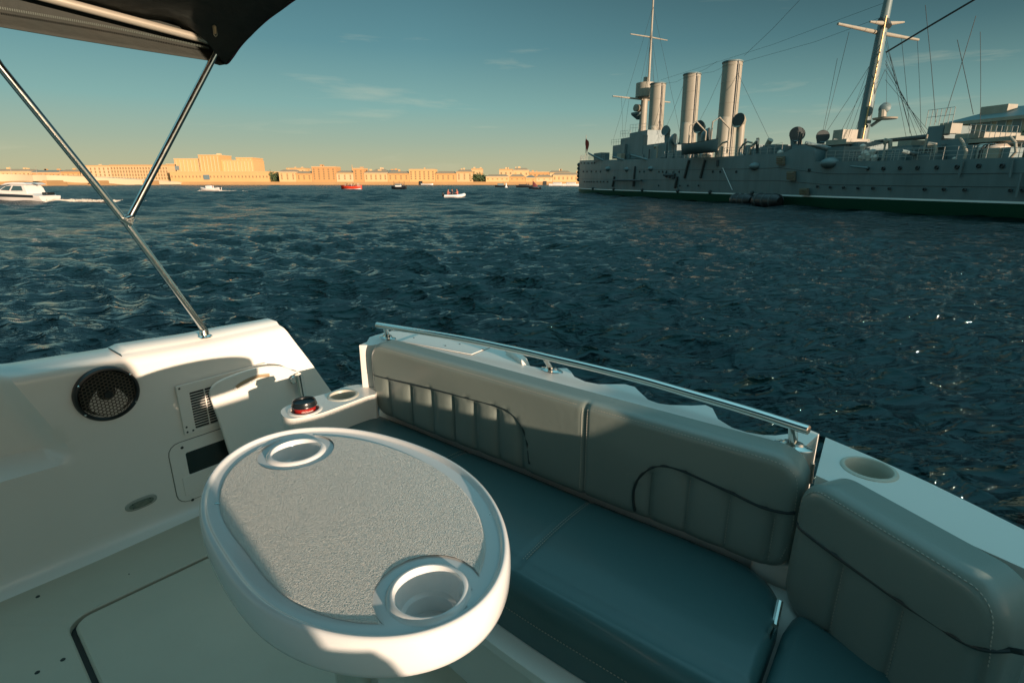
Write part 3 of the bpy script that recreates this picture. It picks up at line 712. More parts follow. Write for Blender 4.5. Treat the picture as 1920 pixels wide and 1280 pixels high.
stitches(MB(), [onpad(a, b, .001) for a, b in dens(sp_, 2)], .0012).build('edge_stitching', STITCH, BACK)
for s_ in (-.009, .009): stitches(MB(), [onpad(seamv+s_, zT0-.02-(Hb-.05)*k/14, .001) for k in range(15)], .0011).build('seam_stitching', STITCH, BACK)
for c in chR[1:4]: stitches(MB(), [onpad(c+.006, zB0+.03+(max(.05, inside(c, zB0+.03, pipeR))-.02)*k/10, .001) for k in range(11)], .0010).build('seam_stitching', STITCH, BACK)

# ---- right corner backrest
A3 = onz(1478, 1118, -.965); A3 = Vector((A3[0], A3[1])); 
P3 = onz(1645, 1280, -.985); dr3 = (Vector(P3[:2])-A3).normalized()
n3 = Vector((-dr3.y, dr3.x)); n3 = n3 if n3.x < 0 else -n3      # facing the cockpit (towards -u)
def on3(px, py, off=0.0):                   # intersect with the face plane -> (s along, z)
    d = ray(px, py); du, dv = d.dot(BU), d.dot(BV); o = A3 + n3*off
    t = (o.x*n3.x+o.y*n3.y)/(du*n3.x+dv*n3.y); pu, pv = du*t, dv*t
    return (pu-o.x)*dr3.x+(pv-o.y)*dr3.y, d.z*t
SB = empty('corner_backrest_cushion', B(A3.x, A3.y, -.97), 'grey corner backrest cushion at the right edge with a diagonal dark piping', 'backrest')
tl3 = on3(1529, 915); tr3 = on3(1884, 1125); bl3 = on3(1480, 1110)
s0, s1 = -.030, tr3[0]+.012; z1 = -.645; z0 = -1.015
W3, H3 = s1-s0, z1-z0; cs, cz3 = (s0+s1)/2, (z1+z0)/2
pipe3 = [on3(x, y, .01) for x, y in ((1481, 984), (1558, 1043), (1680, 1130), (1780, 1196), (1835, 1222), (1893, 1236))]
ch3 = [on3(x, y, .01)[0] for x, y in ((1554, 1110), (1665, 1180), (1818, 1260))]
def disp3(X, Y, e):
    s, z = X+cs, Y+cz3; d = .0018*math.sin(s*9+2)*math.sin(z*19)
    dep = inside(s, z, pipe3)
    if dep > 0:
        k = min(1, dep/.018); nearest = min(abs(s-c) for c in ch3)
        d += -.004*k - .008*math.exp(-(nearest/.0065)**2)*k + .003*k*min(1, nearest/.05) - .005*math.exp(-(nearest/.02)**2)*k
    if e > .01:
        pd = min(math.hypot(s-a, z-b) for a, b in pipe3)
        if pd < .02: d -= .004*math.exp(-(pd/.008)**2)
    return d
def xf3(X, Y, d):
    s, z = X+cs, Y+cz3; o = A3 + dr3*s + n3*d
    return B(o.x, o.y, z)
mb = MB(); pillow(mb, W3, H3, .075, .034, .095, xf3, disp3, .008); mb.build('pad', VINB, SB, angle=80)
def onpad3(s, z, lift=.002, pipe=False):
    X, Y = s-cs, z-cz3; RC = .075; r = .034
    qx = max(-W3/2+RC, min(W3/2-RC, X)); qy = max(-H3/2+RC, min(H3/2-RC, Y)); dx, dy = X-qx, Y-qy
    e = min(W3/2-abs(X), H3/2-abs(Y))
    if abs(dx) > 0 and abs(dy) > 0: e = RC-math.hypot(dx, dy)
    e = max(.001, e); d = 0 if e >= r else -(r-math.sqrt(max(0, r*r-(r-e)**2)))
    return xf3(X, Y, d+(0 if pipe else disp3(X, Y, e))+lift)
MB().tube([onpad3(a, b, -.003, True) for a, b in dens(pipe3)], .0048, 8).build('piping', PIPE, SB)
mb = MB(); sp3 = [(s0+.012, z1-.13), (s0+.016, z1-.06), (s0+.045, z1-.022), (s0+.09, z1-.015), ((s0+s1)/2, z1-.015), (s1-.09, z1-.015), (s1-.045, z1-.022), (s1-.018, z1-.06), (s1-.012, z1-.15)]
stitches(MB(), [onpad3(a, b, .001) for a, b in dens(sp3, 5)], .0013).build('edge_stitching', STITCH, SB)
for c in ch3[:2]: stitches(MB(), [onpad3(c+.006, z0+.02+(max(.05, inside(c, z0+.03, pipe3))-.01)*k/12, .001) for k in range(13)], .0012).build('seam_stitching', STITCH, SB)

# ---- bench cushion (swept profile with rounded ends)
SZ = -.965
BEN = empty('bench_cushion', B(1.1, -1.0, -1.13), 'long teal bench seat cushion below the stern backrest', 'seat cushion')
def bench():
    mb = MB(); v0, v1 = -1.80, -.128; P = []
    seams = [fzz for fzz in (onz(1040, 995, SZ)[1], onz(843, 863, SZ)[1])]
    nv = 150
    vs = [v0 + (v1-v0)*(.5-.5*math.cos(math.pi*i/nv))*.18 + (v1-v0)*i/nv*.82 for i in range(nv+1)]
    for v in vs:
        # right end has a big rounded back corner, the front bows towards the cockpit
        tR = max(0, (v-(v1-.16))/.16); tL = max(0, ((v0+.12)-v)/.12)
        ub = 1.325 - .17*(1-math.sqrt(max(0, 1-tR**2))) 
        uf = .885 + .10*smooth01((-.55-v)/.9)*.55 + .035*0
        uf += .06*(1-math.sqrt(max(0, 1-tL**2)))
        cr = uf + .055                       # crease line on top
        edge = min(v-v0, v1-v); rr = .02; drop = 0 if edge > rr else rr-math.sqrt(max(0, rr*rr-(rr-edge)**2))
        sd = sum(.006*math.exp(-((v-s)/.005)**2) for s in seams)
        prof = []
        for t in np.linspace(0, 1, 26):
            u = ub + (cr-ub)*t; crown = .012*math.sin(math.pi*min(1, max(0, t)))**.7
            z = SZ + crown - .010*math.exp(-((u-ub)/.02)**2) - .006*math.exp(-((u-cr)/.006)**2) - sd + .0012*math.sin(v*11+u*7)*math.sin(u*13)
            prof.append((u, z))
        R_ = .05
        for a in np.linspace(8, 90, 9): prof.append((cr - .012 - (R_)*math.sin(R(a)), SZ - R_*(1-math.cos(R(a))) - sd*.7))
        uff = prof[-1][0]
        for k in range(1, 9): prof.append((uff + .006*k/8, SZ - R_ - .125*k/8 - (.0)))
        row = [B(u, v, z-drop*(1 if i < 30 else .3)) for i, (u, z) in enumerate(prof)]
        P.append(row)
    mb.grid(P)
    for row in (P[0], P[-1]):
        a = row + [Vector((row[0].x, row[0].y, row[-1].z))]; mb.add(a, [tuple(range(len(a)))])
    return mb, P, seams
mb, BPts, bseams = bench(); mb.build('pad', VINS, BEN, angle=60)
stitches(MB(), [r_[26+9+2]-BU*.001 for r_ in BPts[4:-3:3]], .0013).build('edge_stitching', STITCH, BEN)
for s in bseams:
    for off in (-.006, .006):
        k = min(range(len(BPts)), key=lambda i: abs(UV(BPts[i][5]-Vector((0, 0, ZC)))[1]-(s+off)))
        stitches(MB(), [p+Vector((0, 0, .0015)) for p in BPts[k][1:25]], .0009).build('seam_stitching', STITCH, BEN)
# bench base in gelcoat with a small ledge
mb = MB()
def uf_at(v): return .885 + .055*smooth01((-.55-v)/.9)
ring = []
for v in np.linspace(-1.86, -.05, 40):
    u = uf_at(v); ring.append([B(1.36, v, -1.145), B(u-.045, v, -1.145), B(u-.052, v, -1.150), B(u-.053, v, -1.175), B(u-.035, v, -1.185), B(u-.030, v, -1.20), B(u-.028, v, FL-.01)])
mb.grid(ring); 
for row in (ring[0], ring[-1]): mb.add(row, [tuple(range(len(row)))])
mb.build('bench_base', GEL, CK, angle=40)
# rounded shelf between the bench and the corner seat
mb = MB(); mb.prism([B(u, v, -1.0 if u > 1.2 else -1.11) for u, v in ((1.33, -.20), (1.33, -.08), (.7, -.04), (.7, -.13), (1.12, -.14), (1.25, -.16))], [B(u, v, FL) for u, v in ((1.33, -.20), (1.33, -.08), (.7, -.04), (.7, -.13), (1.12, -.14), (1.25, -.16))]); mb.build('seat_divider', GEL, CK, bevel=.012)
# corner seat cushion
CS = empty('corner_seat_cushion', B(1.0, .2, -1.13), 'dark teal seat cushion under the corner backrest, bottom right', 'seat cushion')
cs_l = [(1.235, -.105), (1.10, .30), (1.0, .6), (.55, .62), (.50, -.09), (.56, -.112), (1.15, -.118)]
def cpl(k, z):
    c = Vector((.9, .25)); return [B(c.x+(u-c.x)*k, c.y+(v-c.y)*k, z) for u, v in cs_l]
mb = MB(); mb.prism(cpl(1, SZ), cpl(1, SZ-.15)); mb.build('pad', VINS, CS, bevel=.03, seg=5)
mb = MB(); mb.prism(cpl(.985, SZ-.15), cpl(.95, FL)); mb.build('corner_seat_base', GEL, CK, bevel=.01)

# ================================================================ COCKPIT TABLE
TBZ = -.60
zz = [(50,470),(52,400),(60,350),(75,300),(100,262),(130,222),(160,195),(210,157),(260,130),(330,98),(400,80),(470,67),(540,60),(650,55),(720,58),(800,65),(880,78),(950,95),(1030,117),(1100,142),(1180,180),(1250,222),(1330,282),(1400,345),(1450,405),(1490,475),(1515,560),(1520,620),(1505,690),(1455,795),(1400,865),(1330,925),(1270,965),(1200,1005),(1130,1035),(1050,1058),(980,1072),(930,1078),(860,1080),(800,1075),(750,1068),(700,1056),(630,1038),(560,1015),(490,985),(420,950),(360,912),(300,870),(240,815),(200,775),(155,712),(120,655),(90,600),(70,545)]
tp = [atz(360+x/2.56, 780+y/2.56, TBZ) for x, y in zz]
cx = sum(p.x for p in tp)/len(tp); cy = sum(p.y for p in tp)/len(tp)
th = np.array([math.atan2(p.y-cy, p.x-cx) for p in tp]); rad = np.array([math.hypot(p.x-cx, p.y-cy) for p in tp])
Mc = np.array([[ (p.x-cx)**2, (p.x-cx)*(p.y-cy), (p.y-cy)**2, p.x-cx, p.y-cy] for p in tp])
qc = np.linalg.lstsq(Mc, np.ones(len(tp)), rcond=None)[0]
def rell(t):
    c, s = math.cos(t), math.sin(t); a = qc[0]*c*c+qc[1]*c*s+qc[2]*s*s; b = qc[3]*c+qc[4]*s
    return (-b+math.sqrt(b*b+4*a))/(2*a)
rad = rad/np.array([rell(t) for t in th])
Kf = 3; Am = np.concatenate([[np.ones_like(th)]] + [[np.cos(k*th), np.sin(k*th)] for k in range(1, Kf+1)]).T
coef = np.linalg.lstsq(Am, rad, rcond=None)[0]
def trad(t):
    return rell(t)*float(coef[0] + sum(coef[2*k-1]*math.cos(k*t)+coef[2*k]*math.sin(k*t) for k in range(1, Kf+1)))
TAB = empty('cockpit_table', (cx, cy, ZC+FL), 'oval white cockpit table with a textured top and two cup holders', 'table')
hol = []
for (ex, ey), (lx, rx) in (((555, 842), (511, 599)), ((803, 1103), (735, 868))):
    c = atz(ex, ey, TBZ); a = atz(lx, ey, TBZ); b = atz(rx, ey, TBZ); hol.append((c.x, c.y, (b.x-a.x)/2))
NT = 260
def tpt(t, inset, z):
    r = trad(t)-inset; return Vector((cx+r*math.cos(t), cy+r*math.sin(t), ZC+TBZ+z))
def troughz(i): return -.004-.010*smooth01(i/.028)
prof = [(.0, 0), (.002, .0012), (.0050, .0010), (.0080, -.0012), (.0105, -.0045), (.013, -.0062), (.017, -.007), (.034, -.0078), (.05, -.008)]
rows = []
ts = [2*math.pi*i/NT for i in range(NT)]
outside = [(.025, -.076), (.012, -.075), (.003, -.072), (-.003, -.066), (-.006, -.056), (-.0075, -.035), (-.007, -.018), (-.005, -.007), (-.0025, -.0015)]
under = [(.22, -.073), (.10, -.075)]
for i_, z_ in under+outside+prof: rows.append([tpt(t, i_, z_) for t in ts])
edge_r = .05
fr = 1.0
inner_rows = []
NR = 70
for k in range(1, NR+1):
    q = 1-k/NR
    inner_rows.append([Vector((cx+(trad(t)-edge_r)*q*math.cos(t), cy+(trad(t)-edge_r)*q*math.sin(t), ZC+TBZ-.008)) for t in ts])
allrows = rows+inner_rows
mb = MB(); base = 0
V = [p for r_ in allrows for p in r_]; Fs = []
for i in range(len(allrows)-1):
    for j in range(NT):
        j2 = (j+1) % NT; f = (i*NT+j, (i+1)*NT+j, (i+1)*NT+j2, i*NT+j2)
        if i >= len(under)+len(outside):
            c = (V[f[0]]+V[f[1]]+V[f[2]]+V[f[3]])/4
            if any(math.hypot(c.x-hx, c.y-hy) < hr+.006 for hx, hy, hr in hol): continue
        Fs.append(f)
mb.add(V, Fs); mb.build('table_top', GELT, TAB, angle=60)
for hx, hy, hr in hol:
    MB().lathe([(hr+.012, -.0098), (hr+.010, -.0075), (hr+.007, -.0045), (hr+.003, -.0028), (hr, -.0032), (hr-.003, -.008), (hr-.006, -.02), (hr-.010, -.045), (hr-.013, -.047), (hr-.016, -.050), (hr-.020, -.085), (hr-.026, -.0875), (0, -.088)], (hx, hy, ZC+TBZ+.0015), n=56).build('cup_holder', GELT, TAB)
def pad_inset(t):
    return .050
def padpt(t, q, z):
    r = (trad(t)-.038)*q; return Vector((cx+r*math.cos(t), cy+r*math.sin(t), z))
V = []; Fs = []; NR2 = 110; NT2 = 300; keep = {}
for k in range(NR2+1):
    for j in range(NT2):
        t = 2*math.pi*j/NT2; p = padpt(t, max(.001, 1-k/NR2), ZC+TBZ-.0052)
        for hx, hy, hr in hol:            # push the border off the holders so the cut-outs are round
            d = math.hypot(p.x-hx, p.y-hy); rc = hr+.030
            if d < rc and d > 1e-6:
                s = rc/d; p.x = hx+(p.x-hx)*s; p.y = hy+(p.y-hy)*s
        if k == 0: p.z -= .0016
        V.append(p)
for k in range(NR2):
    for j in range(NT2):
        j2 = (j+1) % NT2; f = (k*NT2+j, (k+1)*NT2+j, (k+1)*NT2+j2, k*NT2+j2); c = (V[f[0]]+V[f[1]]+V[f[2]]+V[f[3]])/4
        if any(math.hypot(c.x-hx, c.y-hy) < hr+.029 for hx, hy, hr in hol): continue
        rc_ = trad(math.atan2(c.y-cy, c.x-cx))-.036
        if math.hypot(c.x-cx, c.y-cy) > rc_: continue
        e_ = (V[f[0]]-V[f[1]]).length + (V[f[1]]-V[f[2]]).length
        if e_ > .09: continue
        Fs.append(f)
MB().add(V, Fs).build('nonslip_panel', GRIP, TAB, angle=60)
MB().lathe([(.05, 0), (.05, -.10), (.042, -.11), (.042, -.72), (.05, -.74), (.12, -.755), (.13, -.79)], (cx, cy, ZC+TBZ-.02), n=32).build('pedestal', CHROME, TAB)
for x, y in ((409, 944), (924, 964)):
    p = atz(x, y, TBZ-.008); MB().box(p+Vector((0, 0, ZC)), (.007, .003, .0015), None).build('edge_clip', CHROME, TAB, bevel=.001)

# ================================================================ COFFEE CUP
cu_, cv_ = h1[0], h1[1]; cb = B(cu_, cv_, AZ-.075)
CUP = empty('coffee_cup', cb, 'red paper coffee cup with a black lid standing in the armrest holder', 'cup')
rt = .0435
MB().lathe([(0, 0), (.030, 0), (.031, .004), (rt*.985, .098), (rt, .100)], cb, n=40).build('cup_body', mat('cup_red', (.33, .015, .012), .45, var=(30, .3, (.25, .01, .01))), CUP)
MB().lathe([(rt*.97, .094), (rt*1.06, .0945), (rt*1.10, .098), (rt*1.08, .102), (rt*1.02, .105), (rt*1.0, .112), (rt*.97, .1155), (rt*.91, .1165), (rt*.86, .1145), (rt*.82, .108), (0, .107)], cb, n=48).build('lid', mat('cup_lid', (.010, .014, .016), .28), CUP)
MB().box(cb+Vector((-.0, .030, .1085)), (.006, .002, .0008)).build('sip_hole', DARK, CUP)
def letters(txt, size, m, parent, place):
    c = bpy.data.curves.new('lettering', 'FONT'); c.body = txt; c.size = size; c.extrude = .0; c.shear = .25; c.align_x = 'CENTER'
    t = bpy.data.objects.new('tmp', c); COL.objects.link(t)
    dg = bpy.context.evaluated_depsgraph_get(); dg.update(); me = bpy.data.meshes.new_from_object(t.evaluated_get(dg)); bpy.data.objects.remove(t)
    rl = root_loc(parent)
    for v in me.vertices: p = place(v.co.x, v.co.y); v.co = p-rl
    me.materials.clear(); me.materials.append(m); o = bpy.data.objects.new('lettering', me); COL.objects.link(o); o.parent = parent; return o
dirc = math.atan2(-cb.y, -cb.x)            # side facing the camera
def cyl(x, y):
    a = dirc + R(12) + x/.042; h = .078+y; r = .031+(rt*.985-.031)*(h-.004)/.094+.0006
    return cb + Vector((r*math.cos(a), r*math.sin(a), h))
letters("O'Clement", .0105, mat('cup_ink', (.8, .74, .68), .6), CUP, cyl)

# ================================================================ BIMINI TOP
CAN = empty('bimini_top', B(.94, -2.45, -.64), 'dark green canvas bimini top on stainless tubes, upper left', 'canopy')
foot = onv(384, 628, -2.47); VC = -2.47
def tv(px, py, v=VC): return B(*onv(px, py, v))
pole_top = onv(-90, -8, VC)
MB().tube([tv(384, 620), tv(237, 418), tv(0, 125), B(*pole_top)], .0128, 18).build('pole', CHROME, CAN)
FT = MB().lathe([(.026, 0), (.026, .004), (.017, .010), (.015, .030), (.0135, .034)], tv(384, 630)-Vector((0, 0, .004)), n=24, sx=1.2, xa=BU).build('deck_mount', CHROME, CAN)
MB().tube([tv(384, 620)-BV*.02, tv(384, 620)+BV*.02], .006, 10).build('pivot_pin', CHROME, CAN)
st_a, st_b = tv(245, 405), tv(414, 82)
STR = MB().tube([st_a, st_a.lerp(st_b, .5), st_b], .0125, 18).build('strut', CHROME, CAN)
MB().tube([tv(229, 408)-BU*.0, tv(246, 420)], [.018, .018], 16).build('slide_clamp', CHROME, CAN)
MB().tube([tv(236, 412)+BV*.012, tv(247, 408)+BV*.012], .011, 14).build('hinge', CHROME, CAN)
MB().tube([tv(243, 414)+BV*.03, tv(243, 414)-BV*.01], .005, 10).build('hinge_bolt', CHROME, CAN)
tb_a, tb_b = tv(404, 80), tv(95, -2)
far = tb_b + (tb_b-tb_a)*1.6
MB().tube([tb_a, tb_b, far], .0150, 18).build('side_tube', mat('tube_dull', (.55, .50, .40), .35, metal=.45), CAN)
MB().tube([tb_a, tv(411, 92)], [.015, .010], 12).build('tube_end', CHROME, CAN)
MB().tube([tv(396, 78), tv(403, 80)], .0165, 14).build('tube_collar', CHROME, CAN)
# canvas: side flap + roof with aft hem sweeping up to the other side
def canvas():
    mb = MB(); P = []
    low = [(-260, 18), (-120, 36), (0, 50), (130, 72), (260, 93), (390, 113), (402, 119), (412, 122), (424, 120)]
    hem = [(424, 120), (436, 108), (450, 88), (470, 66), (500, 38), (530, 16), (552, 0), (600, -30), (680, -74), (800, -120), (1000, -170), (1500, -250)]
    lo = [onv(x, y, VC) for x, y in low]
    # hem: v grows as it sweeps over the cockpit
    hv = [VC, -2.44, -2.40, -2.33, -2.22, -2.09, -2.0, -1.8, -1.45, -.95, -.3, .55]
    he = [onv(x, y, v) for (x, y), v in zip(hem[:10], hv[:10])]
    he += [(he[-1][0]+.0, -.3, he[-1][2]+.03), (he[-1][0]-.02, .55, he[-1][2]-.03)]
    # flap: from the low edge up over the tube, then the roof forward
    rows = []
    for k, p in enumerate(lo):
        t = k/(len(lo)-1)
        a = Vector((p[0], p[1], p[2])); top = Vector((p[0]-.03, VC-.035, max(p[2]+.10, .60)))
        if k >= 6: top = Vector((a.x, VC-.02, a.z+.10+.01*(8-k)))
        r_ = []
        for s in np.linspace(0, 1, 10):
            q = a.lerp(top, s); q.y += -.022*math.sin(math.pi*s); r_.append(B(q.x, q.y, q.z))
        rows.append(r_)
    mb.grid(rows)
    # roof strips: from hem points forwards
    R2 = []
    he = [(he[0][0], VC-.075, he[0][2]+.02)] + he
    for (u, v, z) in he:
        r_ = []
        for s in np.linspace(0, 1, 26):
            uu = u - 2.2*s; w = (v-VC)/(3.0)
            zroof = .60 + .34*math.sin(.5*math.pi*min(1, max(0, w)))  # unseen far side kept high so the low sun reaches the side tube
            k = smooth01(s/.10)
            zz_ = z*(1-k) + max(z, zroof)*k if v > VC+.01 else z*(1-smooth01(s/.06)) + .60*smooth01(s/.06)
            zz_ += .006*math.sin(uu*23+v*9)*math.sin(v*17) 
            r_.append(B(uu, v, zz_))
        R2.append(r_)
    mb.grid(R2)
    return mb, he
mb, he = canvas(); cobj = mb.build('canvas', CANVAS, CAN, angle=70, normals=False)
sd = cobj.modifiers.new('thick', 'SOLIDIFY'); sd.thickness = .003
MB().tube(catmull([B(*p) for p in he], 5), .0035, 8).build('hem', mat('hem_cord', (.05, .016, .035), .7), CAN)
# zip with teeth and slider
mb = MB(); z0_, z1_ = onv(0, 16, VC+.012), onv(392, 91, VC+.012)
for k in range(110):
    t = k/110; q = B(z0_[0]+(z1_[0]-z0_[0])*t, VC+.016, z0_[2]+(z1_[2]-z0_[2])*t + .006*math.sin(math.pi*t)); mb.box(q, (.0012, .002, .0038), (BU, BV, Vector((0, 0, 1))))
mb.build('zip_teeth', mat('zip', (.08, .10, .08), .5), CAN, smooth=False)
zs = onv(402, 42, VC+.10); ze = onv(403, 64, VC+.10)
SL = MB().tube([B(*zs), B(*ze)], [.006, .0045], 10).build('zip_slider', mat('zip_brass', (.55, .46, .32), .3, metal=.9), CAN)
a = Vector(B(*onv(402, 50, VC+.105))); b = Vector(B(*onv(404, 66, VC+.105)))
lp = [a+BU*.006, b+BU*.006, b+(b-a).normalized()*.006, b-BU*.006, a-BU*.006, a-(b-a).normalized()*.004, a+BU*.006]
MB().tube(lp, .0018, 8, cap=False).build('pull_tab', MATS['zip_brass'], SL)
# ================================================================ THE OLD CRUISER
SHIPM = mat('ship_grey', (.135, .195, .198), .5, var=(1.1, .7, (.09, .13, .132), (1, 1, .16)))
SHIPL = mat('ship_light', (.33, .30, .235), .5, var=(1.3, .7, (.22, .20, .155), (1, 1, .18)))
SHIPD = mat('ship_dark', (.045, .055, .055), .6)
BOOT = mat('boot_green', (.012, .10, .055), .55, var=(.5, .5, (.01, .07, .045)))
WLINE = mat('waterline_white', (.82, .84, .80), .5)
BRASS = mat('brass', (.55, .36, .16), .4, metal=.4)
RIG = mat('rigging_wire', (.03, .035, .035), .7)
STIP = Vector((14.3, 119.0)); SD = Vector((.245, -.97)).normalized(); SN = Vector((-SD.y, SD.x)); SN = SN if SN.x < 0 else -SN
def SP(s, off, z): q = STIP + SD*s + SN*off; return Vector((q.x, q.y, z))      # z above the water
def hb(s): return 5.0*(1-(1-min(1, max(0, s)/30))**2.1)
def S(px, py, off=0.0):
    d = ray(px, py); t = (off + STIP.dot(SN))/(d.x*SN.x+d.y*SN.y); p = d*t
    return (Vector((p.x, p.y))-STIP).dot(SD), p.z+ZC
def HS(px, py, out=0.0):
    off = 5.0
    for _ in range(30): s, z = S(px, py, off+out); off = .5*off+.5*hb(s)
    return s, z, off+out
SHIP = empty('warship', (*STIP, 0), 'old grey three funnel warship moored on the right side of the river', 'warship')
topl = [HS(x, y)[:2] for x, y in ((1135, 300), (1175, 299), (1250, 297), (1342, 295), (1372, 293), (1452, 289), (1478, 284), (1484, 280), (1529, 281))]
topr = [HS(x, y)[:2] for x, y in ((1532, 303), (1600, 302.5), (1709, 301), (1812, 298.5), (1920, 295))]
z0t = S(1086, 301.5, 0)[1]
topp = [(0, z0t), (topl[0][0], topl[0][1])] + topl[1:] + topr
topp.append((topr[-1][0]+30, topr[-1][1]))
def ztop(s):
    for (a, za), (b, zb) in zip(topp, topp[1:]):
        if a <= s <= b: return za + (zb-za)*(s-a)/max(1e-6, b-a)
    return topp[-1][1]
ss = sorted(set([round(30*(i/40)**1.6, 3) for i in range(41)] + [32+2*i for i in range(46)] + [a for a, b in topp[2:]]))
ss = [s for s in ss if s <= 118]
GZ = .95
def shell(z0, z1, push=0.0, fn=None, nz=2):
    rows = []
    for s in ss:
        zt = fn(s) if fn else z1
        row = [SP(s - (.0 if s > .01 else push), hb(s)*(1-.10*max(0, (.6-z)/.6 if z < .6 else 0)) + push + .18*math.sin(math.pi*min(1, max(0, (z-1)/6)))*(1 if s > 25 else s/25), z) for z in [z0+(zt-z0)*k/nz for k in range(nz+1)]]
        rows.append(row)
    other = [[SP(s, -(hb(s)), z) for z in [z0+((fn(s) if fn else z1)-z0)*k/nz for k in range(nz+1)]] for s in ss]
    mb = MB(); mb.grid(rows); mb.grid(other); mb.add(rows[-1]+list(reversed(other[-1])), [tuple(range(2*(nz+1)))])
    return mb, rows, other
mb, rws, oth = shell(GZ+.1, None, 0, lambda s: ztop(s), 8)
mb.grid([[r_[-1] for r_ in rws], [SP(s, 0, ztop(s)) for s in ss], [r_[-1] for r_ in oth]])
HULL = mb.build('hull', SHIPM, SHIP, angle=50)
mb, _, _ = shell(GZ, GZ+.13, .03); mb.build('waterline_stripe', WLINE, SHIP)
mb, _, _ = shell(-1.5, GZ, -.005); mb.build('boot_topping', BOOT, SHIP)
# plating strakes: thin raised lines following the hull
for zf in (.36, .66):
    def hz(s, z): return hb(s) + .18*math.sin(math.pi*min(1, max(0, (z-1)/6)))*(1 if s > 25 else s/25)
    pts_ = [SP(s, hz(s, GZ+(ztop(s)-GZ)*zf)-.0, GZ+(ztop(s)-GZ)*zf) for s in ss if s > 1 and not (66 < s < 72)]
    MB().tube(pts_, .022, 5).build('plate_seam', SHIPD, SHIP)

Zv = Vector((0, 0, 1)); S3 = Vector((SD.x, SD.y, 0)); N3 = Vector((SN.x, SN.y, 0))
def sbox(x0, x1, y0, y1, off, half, name, m=SHIPM, parent=SHIP, bevel=0.0):
    """box whose face at lateral place `off` spans the measured rectangle"""
    a = S(x0, y1, off); b = S(x1, y1, off); t = S((x0+x1)/2, y0, off)
    s0, s1 = min(a[0], b[0]), max(a[0], b[0]); zb, zt = min(a[1], b[1]), t[1]
    return MB().box(SP((s0+s1)/2, off-half, (zb+zt)/2), ((s1-s0)/2, half, abs(zt-zb)/2), (S3, N3, Zv)).build(name, m, parent, smooth=False)
def stube(pts, r, name, m=SHIPM, parent=SHIP, off=0.0, n=10):
    P = []
    for p in pts:
        o = p[2] if len(p) > 2 else off; s, z = S(p[0], p[1], o); P.append(SP(s, o, z))
    return MB().tube(P, r, n).build(name, m, parent)
# ---- funnels
for (xb, yb, xt, yt, w) in ((1358, 292, 1374, 116, 35), (1287, 294, 1298, 139, 31), (1226, 292, 1234, 157, 28)):
    sb_, zb_ = S(xb, yb, 0); st_, zt_ = S(xt, yt, 0); base = SP(sb_, 0, zb_-1); top = SP(st_, 0, zt_)
    D = (ray(xt, yt).normalized()).dot(Vector((top.x, top.y, top.z-ZC))); Dep = top.y*cP - (top.z-ZC)*sP
    r = w/2000*Dep; ax = (top-base); H = ax.length
    F = MB().lathe([(r*1.02, 0), (r*1.02, H*.28), (r, H*.30), (r, H-.5), (r*1.03, H-.5), (r*1.03, H-.35), (r, H-.32), (r, H-.12), (r*1.06, H-.10), (r*1.06, H), (r*.94, H), (r*.92, H-.5)], base, ax, n=40).build('funnel', SHIPL, SHIP)
    MB().lathe([(0, H-.45), (r*.93, H-.45)], base, ax, n=24).build('funnel_mouth', SHIPD, F)
    MB().lathe([(r*1.065, H-.16), (r*1.085, H-.10), (r*1.085, H-.02), (r*1.04, H+.03)], base, ax, n=40).build('cap_ring', SHIPM, F)
    # black steam pipe and ladder on the near right
    dirp = (Vector((-base.x, -base.y, 0)).normalized()*.80 + Vector((.80, -.35, 0)).normalized()*.52).normalized()
    MB().tube([base+dirp*(r*1.03), base+ax+dirp*(r*1.03)], .075, 8).build('steam_pipe', SHIPD, F)
    d2 = (Vector((-base.x, -base.y, 0)).normalized()*.70 + Vector((.80, -.35, 0)).normalized()*.72).normalized()
    MB().tube([base+d2*(r*1.05), base+ax*.97+d2*(r*1.05)], .045, 8).build('ladder', SHIPL, F)
    # lower casing on the left
    d3 = (Vector((-base.x, -base.y, 0)).normalized()*.93 + Vector((-1, 0, 0))*.30).normalized()
    cbp = base + d3*(r*.85); hh = H*.47
    MB().lathe([(r*.62, 0), (r*.62, hh-.35), (r*.5, hh-.1), (r*.25, hh), (0, hh+.02)], cbp, ax, n=24).build('casing', SHIPL, F)
    for k in (1, 2, 3, 4): MB().lathe([(r*1.0, H*k*.2-.03), (r*1.02, H*k*.2), (r*1.0, H*k*.2+.03)], base, ax, n=40).build('band', SHIPL, F)
# ---- cowl ventilators
def cowl(xb, yb, xt, yt, w, off=1.5, face=None, m=SHIPL):
    sb_, zb_ = S(xb, yb, off); st_, zt_ = S(xt, yt, off); a = SP(sb_, off, zb_-.8); b = SP(st_, off, zt_)
    Dep = b.y*cP; r = w/2000*Dep; f = Vector(face or (-.85, -.55, 0)).normalized()
    t = b - Vector((0, 0, r*1.1)); P = [a, a.lerp(t, .6), t - Vector((0, 0, r*.4)), t + f*(r*.15) + Vector((0, 0, r*.1)), t + f*(r*.65) + Vector((0, 0, r*.35)), t + f*(r*1.0) + Vector((0, 0, r*.42))]
    V = MB().tube(P, [r*.72, r*.72, r*.78, r*1.05, r*1.28, r*1.36], 18, cap=False).build('ventilator', m, SHIP)
    MB().lathe([(0, 0), (r*1.3, 0)], P[-1]-f*(r*.12), f, n=20).build('mouth', SHIPD if w > 15 else SHIPM, V)
cowl(1385, 294, 1391, 219, 19); cowl(1312, 292, 1316, 232, 17); cowl(1251, 292, 1252, 240, 13, m=SHIPM)
cowl(1492, 284, 1493, 246, 20, 2.0, (-.2, -.9, .1), SHIPM); cowl(1538, 286, 1541, 251, 17, 2.0, (-.2, -.9, .1), SHIPM)
